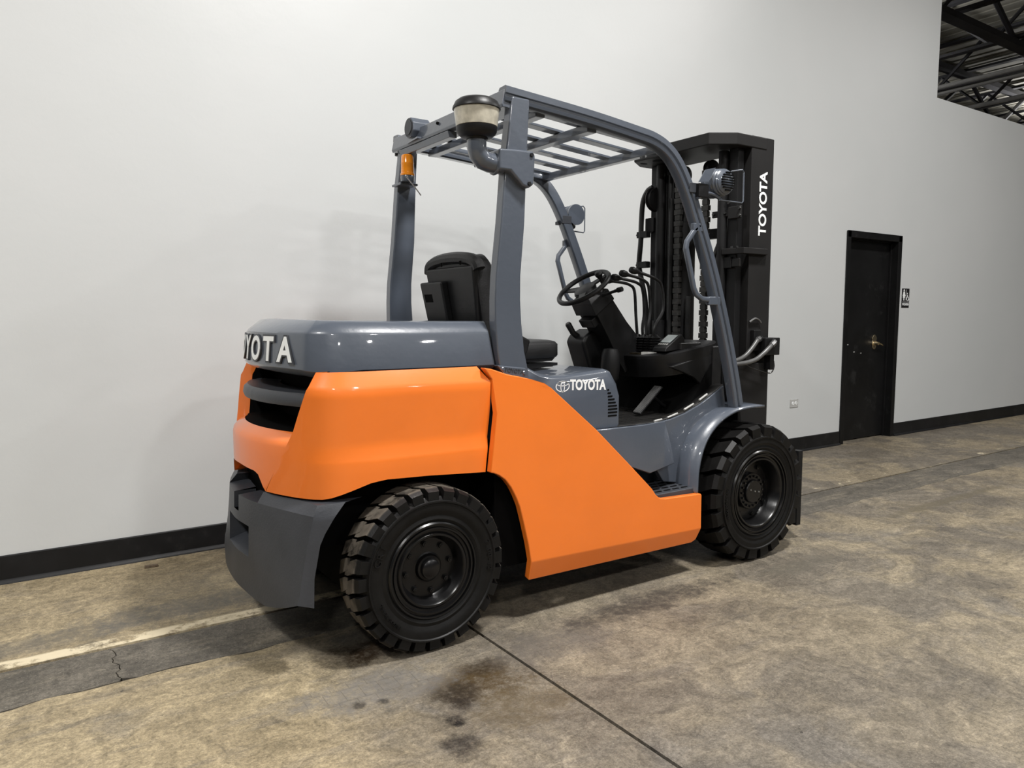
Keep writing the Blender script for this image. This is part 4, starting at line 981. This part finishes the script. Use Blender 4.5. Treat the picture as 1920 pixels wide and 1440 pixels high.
# seat
def cushion(name, M, w, l, t, r, parent, mat='vinyl', dome=0.012):
    g = G(); n = 5
    prof = [(-t / 2, 0.006), (-t / 2 + 0.01, 0.0), (t / 2 - r * 0.6, 0.0), (t / 2 - r * 0.2, r * 0.3), (t / 2, r)]
    out = []
    for z, ins in prof: out.append([(x, y, z) for x, y in rr(w - 2 * ins, l - 2 * ins, min(w, l) * 0.18, 6)])
    m = len(out[0]); vs = [q for o in out for q in o]; vs += [(0, 0, t / 2 + dome), (0, 0, -t / 2)]
    fs = [(j * m + i, j * m + (i + 1) % m, (j + 1) * m + (i + 1) % m, (j + 1) * m + i) for j in range(len(prof) - 1) for i in range(m)]
    b = (len(prof) - 1) * m
    fs += [(b + i, b + (i + 1) % m, len(vs) - 2) for i in range(m)] + [((i + 1) % m, i, len(vs) - 1) for i in range(m)]
    g.add(vs, fs); g.xform(M); return part(g, name, mat, parent, angle=50)
sc_ = cushion('seat', frame((2.085, YC, 1.165), (1, 0, 0.02), (0, 1, 0)), 0.44, 0.46, 0.085, 0.035, None)
tl = Vector((-0.155, 0, 0.99)).normalized()
sb = cushion('seat_backrest', frame((1.875, YC, 1.385), (0, 1, 0), tl), 0.46, 0.47, 0.11, 0.05, sc_)
Mb = frame((1.875, YC, 1.385), (0, 1, 0), tl)
# rolled vinyl hem over the backrest shell and the document pocket
pts = [(-0.238, 0.168), (-0.225, 0.195), (-0.18, 0.215), (-0.10, 0.226), (0, 0.230), (0.10, 0.226), (0.18, 0.215), (0.225, 0.195), (0.238, 0.168)]
g = G().tube([Mb @ Vector((a, b_, -0.045)) for a, b_ in [(p.x, p.y) for p in smooth([(x, y, 0) for x, y in pts], 4)]], 0.030, 10)
part(g, 'backrest_hem', 'vinyl', sb)
q = G().prism([(-0.19, -0.24), (0.19, -0.24), (0.232, 0.19), (-0.232, 0.19)], 'z', -0.075, -0.04); q.xform(Mb); shl = part(q, 'backrest_shell', 'plastic', sc_, bevel=0.012)
q = G().prism([(0.0, -0.23), (0.195, -0.23), (0.242, 0.128), (0.02, 0.128)], 'z', -0.112, -0.072); q.xform(Mb); part(q, 'document_pocket', 'plastic', shl, bevel=0.010)
q = G().prism([(0.12, 0.03), (0.20, 0.03), (0.205, 0.07), (0.125, 0.07)], 'z', -0.1125, -0.110); q.xform(Mb); part(q, 'pocket_catch', 'void', shl)
for sx in (-0.13, 0.05):
    q = G().box((sx, 0.196, -0.0772), (sx + 0.008, 0.215, -0.073)); q.xform(Mb); part(q, 'hem_button', 'void', sb)
for s_ in (-1, 1):
    part(G().prism([(1.90, 1.27), (2.02, 1.245), (2.085, 1.215), (2.065, 1.150), (1.98, 1.120), (1.90, 1.12)], 'y', YC + s_ * 0.215, YC + s_ * 0.255), 'hip_restraint', 'plastic', sc_, bevel=0.012)
g = G()
for s_ in (-1, 1):
    g.box((1.92, YC + s_ * 0.17, 1.078), (2.26, YC + s_ * 0.20, 1.098))
part(g, 'seat_rail', 'black', sc_, bevel=0.003)
part(G().prism([(1.90, 1.10), (2.28, 1.098), (2.28, 1.085), (2.10, 1.070), (2.30, 1.068), (2.30, 1.060), (1.90, 1.062)], 'y', YC - 0.21, YC + 0.21), 'seat_base', 'black', sc_)
part(G().prism([(2.02, 1.125), (2.26, 1.125), (2.24, 1.108), (2.04, 1.108)], 'y', YC - 0.215, YC + 0.215), 'seat_pan', 'black', sc_)

# ---- mast
MY = 2.790; MX0, MX1, MZ = 3.512, 3.706, 2.336
hr_ = [(3.252, MY + 0.085), (3.385, MY - 0.004), (3.64, MY - 0.004), (3.655, MY + 0.10), (3.60, MY + 0.14), (3.60, mir(MY + 0.14)), (3.655, mir(MY + 0.10)), (3.64, mir(MY - 0.004)), (3.385, mir(MY - 0.004)), (3.252, mir(MY + 0.085))]
ms = part(G().prism(hr_, 'z', 2.268, MZ - 0.002), 'mast', 'plate', bevel=0.006)
ms['label'] = 'tall black mast with chamfered crosshead plate'
for y in (3.46, 3.34):
    q = [(3.33 + 0.028 * math.cos(2 * PI * k / 18), y + (0.016 if y > 3.4 else 0.036) * math.sin(2 * PI * k / 18)) for k in range(18)]
    part(G().prism(q, 'z', 2.2672, 2.27), 'crosshead_hole', 'void', ms)
for sd in (1, -1):
    yf = (lambda y: y) if sd == 1 else mir
    # outer rail: broad side plate with flanges, then the nested inner rails
    g = G().prism([(MX0, yf(MY)), (MX1, yf(MY)), (MX1, yf(MY + 0.075)), (MX1 - 0.022, yf(MY + 0.075)), (MX1 - 0.022, yf(MY + 0.020)), (MX0 + 0.022, yf(MY + 0.020)), (MX0 + 0.022, yf(MY + 0.075)), (MX0, yf(MY + 0.075))], 'z', 0.10, MZ)
    o = part(g, 'outer_rail', 'plate', ms, bevel=0.003)
    if sd == 1:
        part(text_g('TOYOTA', 0.090, frame((3.622, MY - 0.0006, 1.966), (0, 0, 1), (-1, 0, 0)), 0.001, 0.0022, 1.0, spacing=0.94), 'mast_lettering', 'white', ms)
    g = G().prism([(MX0 - 0.065, yf(MY + 0.040)), (MX0 - 0.015, yf(MY + 0.040)), (MX0 - 0.015, yf(MY + 0.085)), (MX0 + 0.14, yf(MY + 0.085)), (MX0 + 0.14, yf(MY + 0.105)), (MX0 - 0.065, yf(MY + 0.105))], 'z', 0.12, 2.268)
    part(g, 'middle_rail', 'black', ms, bevel=0.003)
    g = G().prism([(MX0 - 0.055, yf(MY + 0.115)), (MX0 + 0.10, yf(MY + 0.115)), (MX0 + 0.10, yf(MY + 0.165)), (MX0 + 0.08, yf(MY + 0.165)), (MX0 + 0.08, yf(MY + 0.135)), (MX0 - 0.035, yf(MY + 0.135)), (MX0 - 0.035, yf(MY + 0.165)), (MX0 - 0.055, yf(MY + 0.165))], 'z', 0.12, 2.262)
    part(g, 'inner_rail', 'black', ms, bevel=0.003)
    part(G().tube([(MX0 - 0.075, yf(MY + 0.135), 0.45), (MX0 - 0.075, yf(MY + 0.135), 1.30), (MX0 - 0.075, yf(MY + 0.135), 1.302), (MX0 - 0.075, yf(MY + 0.135), 2.262)], [0.040, 0.040, 0.028, 0.028], 16), 'lift_cylinder', 'black', ms)
    # chain with visible links
    ch = G()
    yc_ = yf(MY + 0.272); xc = MX0 - 0.06
    for k in range(46):
        z = 0.62 + k * 0.034
        w_ = 0.026 if k % 2 else 0.020
        ch.box((xc - 0.012, yc_ - w_, z), (xc + 0.012, yc_ + w_, z + 0.030)); ch.box((xc - 0.007, yc_ - 0.018, z + 0.03), (xc + 0.007, yc_ + 0.018, z + 0.034))
    part(ch, 'lift_chain', 'chain', ms)
    part(G().lathe([(0.0, -0.022), (0.03, -0.022), (0.05, -0.020), (0.052, -0.012), (0.044, -0.010), (0.044, 0.010), (0.052, 0.012), (0.05, 0.020), (0.0, 0.022)], (MX0 - 0.02, yc_, 2.19), 'y', 24), 'chain_sheave', 'black', ms)
# cross members and free-lift cylinder in the middle
for z0, z1, x0, x1 in ((1.05, 1.17, MX0 - 0.02, MX0 + 0.03), (0.55, 0.70, MX0 - 0.04, MX0 + 0.03), (1.80, 1.86, MX0 + 0.10, MX0 + 0.14)):
    part(G().box((x0, MY + 0.10, z0), (x1, mir(MY + 0.10), z1)), 'mast_cross_member', 'black', ms, bevel=0.004)
part(G().tube([(MX0 + 0.01, YC + 0.115, 0.40), (MX0 + 0.01, YC + 0.115, 1.90), (MX0 + 0.01, YC + 0.115, 1.905), (MX0 + 0.01, YC + 0.115, 2.05)], [0.062, 0.062, 0.045, 0.045], 20), 'free_lift_cylinder', 'black', ms)
part(G().tube([(MX0 - 0.03, YC + 0.205, 0.60), (MX0 - 0.03, YC + 0.205, 2.20)], 0.022, 12), 'lift_pipe', 'hose', ms)
part(G().box((MX0 + 0.02, YC + 0.165, 0.60), (MX0 + 0.05, YC + 0.36, 2.22)), 'mast_guard_plate', 'black', ms)
for k, (y, x) in enumerate(((YC + 0.255, MX0 - 0.075), (YC + 0.165, MX0 - 0.06), (YC + 0.045, MX0 - 0.03))):
    z1 = (2.20, 2.05, 1.45)[k]
    pts = [(x, y, 0.80 + (z1 - 0.80) * j / 60) for j in range(61)]
    part(G().tube(pts, [0.0155 + 0.0012 * (j % 2) for j in range(61)], 10), 'mast_hose', 'hose', ms)
# hose loop and sheave standing out on the far side
yl2 = 3.545
part(G().lathe([(0.0, -0.02), (0.070, -0.02), (0.074, -0.012), (0.062, -0.008), (0.062, 0.008), (0.074, 0.012), (0.070, 0.02), (0.0, 0.02)], (3.42, 3.445, 2.055), 'y', 28), 'hose_sheave', 'black', ms)
part(G().tube(smooth([(3.42, 3.47, 2.135), (3.41, 3.505, 2.115), (3.40, 3.535, 2.05), (3.40, 3.547, 1.93), (3.40, 3.550, 1.80), (3.40, 3.562, 1.66), (3.41, 3.548, 1.56), (3.43, 3.53, 1.42), (3.44, 3.52, 1.20)], 5), 0.0165, 10), 'side_hose', 'hose', ms)
for z in (1.845, 1.655):
    cl_ = part(G().box((3.385, 3.485, z - 0.020), (3.425, 3.575, z + 0.020)), 'hose_clamp', 'black', ms, bevel=0.004)
    part(G().tube([(3.395, 3.580, z), (3.395, 3.560, z)], 0.008, 8), 'bolt', 'plastic', cl_)
part(G().box((3.43, 3.47, 1.86), (3.50, 3.545, 1.95)), 'rail_stop', 'black', ms, bevel=0.005)
# hoses, clamps and brackets on the near rail
part(G().tube(smooth([(MX0 - 0.03, MY + 0.150, 2.10), (MX0 - 0.045, MY + 0.150, 1.90), (MX0 - 0.05, MY + 0.165, 1.78), (MX0 - 0.06, MY + 0.19, 1.70), (MX0 - 0.09, MY + 0.19, 1.60), (MX0 - 0.12, MY + 0.185, 1.50)], 6), 0.0135, 10), 'near_hose', 'hose', ms)
part(G().tube(smooth([(MX0 - 0.04, MY + 0.110, 2.12), (MX0 - 0.05, MY + 0.110, 1.90), (MX0 - 0.06, MY + 0.128, 1.77), (MX0 - 0.07, MY + 0.155, 1.69), (MX0 - 0.09, MY + 0.160, 1.60), (MX0 - 0.11, MY + 0.165, 1.52)], 6), 0.0150, 10), 'near_hose', 'hose', ms)
cb = part(G().box((MX0 - 0.085, MY + 0.002, 1.875), (MX0 - 0.066, MY + 0.092, 1.945)), 'clamp_plate', 'plate', ms, bevel=0.006)
part(G().box((MX0 - 0.083, MY + 0.09, 1.893), (MX0 - 0.070, MY + 0.205, 1.930)), 'clamp_strap', 'plate', cb, bevel=0.003)
for y, z in ((MY + 0.004, 1.93), (MY + 0.004, 1.89), (MY + 0.105, 1.912), (MY + 0.19, 1.912), (MY + 0.08, 1.965)):
    part(G().lathe([(0.0, -0.010), (0.007, -0.010), (0.008, 0.0)], (MX0 - 0.084, y, z), 'x', 8), 'bolt', 'hose', cb)
bk = part(G().prism([(MX0 - 0.10, MY + 0.115), (MX0 - 0.08, MY - 0.028), (MX0 + 0.13, MY - 0.028), (MX0 + 0.15, MY - 0.002), (MX0 + 0.15, MY + 0.005), (MX0 - 0.06, MY + 0.005), (MX0 - 0.06, MY + 0.115)], 'z', 1.678, 1.712), 'mast_side_bracket', 'plate', ms, bevel=0.003)
for y in (MY + 0.02, MY + 0.06): part(G().lathe([(0.008, 0.0), (0.007, 0.010), (0.0, 0.010)], (MX0 - 0.08, y, 1.712), 'z', 8), 'bolt', 'hose', bk)
part(G().box((MX0 - 0.085, MY + 0.06, 1.60), (MX0 - 0.066, MY + 0.12, 1.665)), 'rail_roller_block', 'black', ms, bevel=0.005)
part(G().box((MX0 - 0.08, MY + 0.0, 1.605), (MX0 - 0.066, MY + 0.06, 1.655)), 'rail_roller_block', 'plate', ms, bevel=0.005)
part(G().box((3.425, MY - 0.022, 0.10), (3.685, MY - 0.002, 1.058)), 'mast_lower_plate', 'plate', ms, bevel=0.004)
# hydraulic coupling block
hb = part(G().box((3.585, MY - 0.075, 1.105), (3.715, MY - 0.001, 1.205)), 'hydraulic_block', 'black', ms, bevel=0.004)
part(G().box((3.54, MY - 0.03, 1.13), (3.60, MY - 0.001, 1.25)), 'block_bracket', 'black', ms, bevel=0.004)
part(G().box((3.645, MY - 0.065, 1.02), (3.68, MY - 0.02, 1.106)), 'block_foot', 'black', hb, bevel=0.003)
for k, pts in enumerate((((3.30, MY - 0.03, 1.075), (3.36, MY - 0.05, 1.082), (3.42, MY - 0.062, 1.105), (3.47, MY - 0.068, 1.145), (3.505, MY - 0.070, 1.180), (3.53, MY - 0.066, 1.198), (3.56, MY - 0.05, 1.200), (3.585, MY - 0.035, 1.200)),
                         ((3.32, MY - 0.04, 1.060), (3.40, MY - 0.075, 1.068), (3.47, MY - 0.095, 1.085), (3.52, MY - 0.105, 1.115), (3.56, MY - 0.112, 1.145), (3.60, MY - 0.112, 1.172), (3.63, MY - 0.10, 1.182), (3.645, MY - 0.075, 1.180)))):
    ph = smooth(pts, 5)
    ho = part(G().tube(ph, 0.0125, 12), 'coupling_hose', 'greyhose', ms)
    part(G().tube([ph[-13], ph[-9], ph[-6]], 0.0165, 6), 'hose_fitting', 'darksteel', ho); part(G().tube([ph[-6], ph[-3], ph[-1]], 0.019, 8), 'hose_elbow', 'black', ho)
part(G().tube(smooth([(3.33, MY - 0.03, 1.04), (3.42, MY - 0.05, 1.06), (3.50, MY - 0.05, 1.035), (3.60, MY - 0.05, 1.01), (3.67, MY - 0.05, 1.0), (3.70, MY - 0.05, 1.03), (3.695, MY - 0.05, 1.07)], 5), 0.0035, 6), 'sensor_wire', 'hose', ms)
part(G().tube(smooth([(3.52, MY - 0.01, 1.295), (3.56, MY - 0.015, 1.315), (3.60, MY - 0.012, 1.305), (3.62, MY - 0.01, 1.29)], 4), 0.006, 8), 'grease_line', 'darksteel', ms)
# carriage in front of the mast
ca = part(G().box((3.80, 2.700, 0.46), (3.845, mir(2.700), 0.56)), 'fork_carriage', 'black', bevel=0.004)
part(G().box((3.80, 2.700, 0.09), (3.845, mir(2.700), 0.20)), 'carriage_bar', 'black', ca, bevel=0.004)
part(G().box((3.845, 2.655, 0.085), (3.885, 2.70, 0.535)), 'carriage_end_plate', 'black', ca, bevel=0.003)
part(G().box((3.80, 2.66, 0.10), (3.846, 2.705, 0.50)), 'carriage_end_plate', 'black', ca, bevel=0.003)
part(G().box((3.70, MY + 0.13, 0.10), (3.80, MY + 0.17, 0.62)), 'carriage_bracket', 'black', ca)
part(G().box((3.70, mir(MY + 0.17), 0.10), (3.80, mir(MY + 0.13), 0.62)), 'carriage_bracket', 'black', ca)
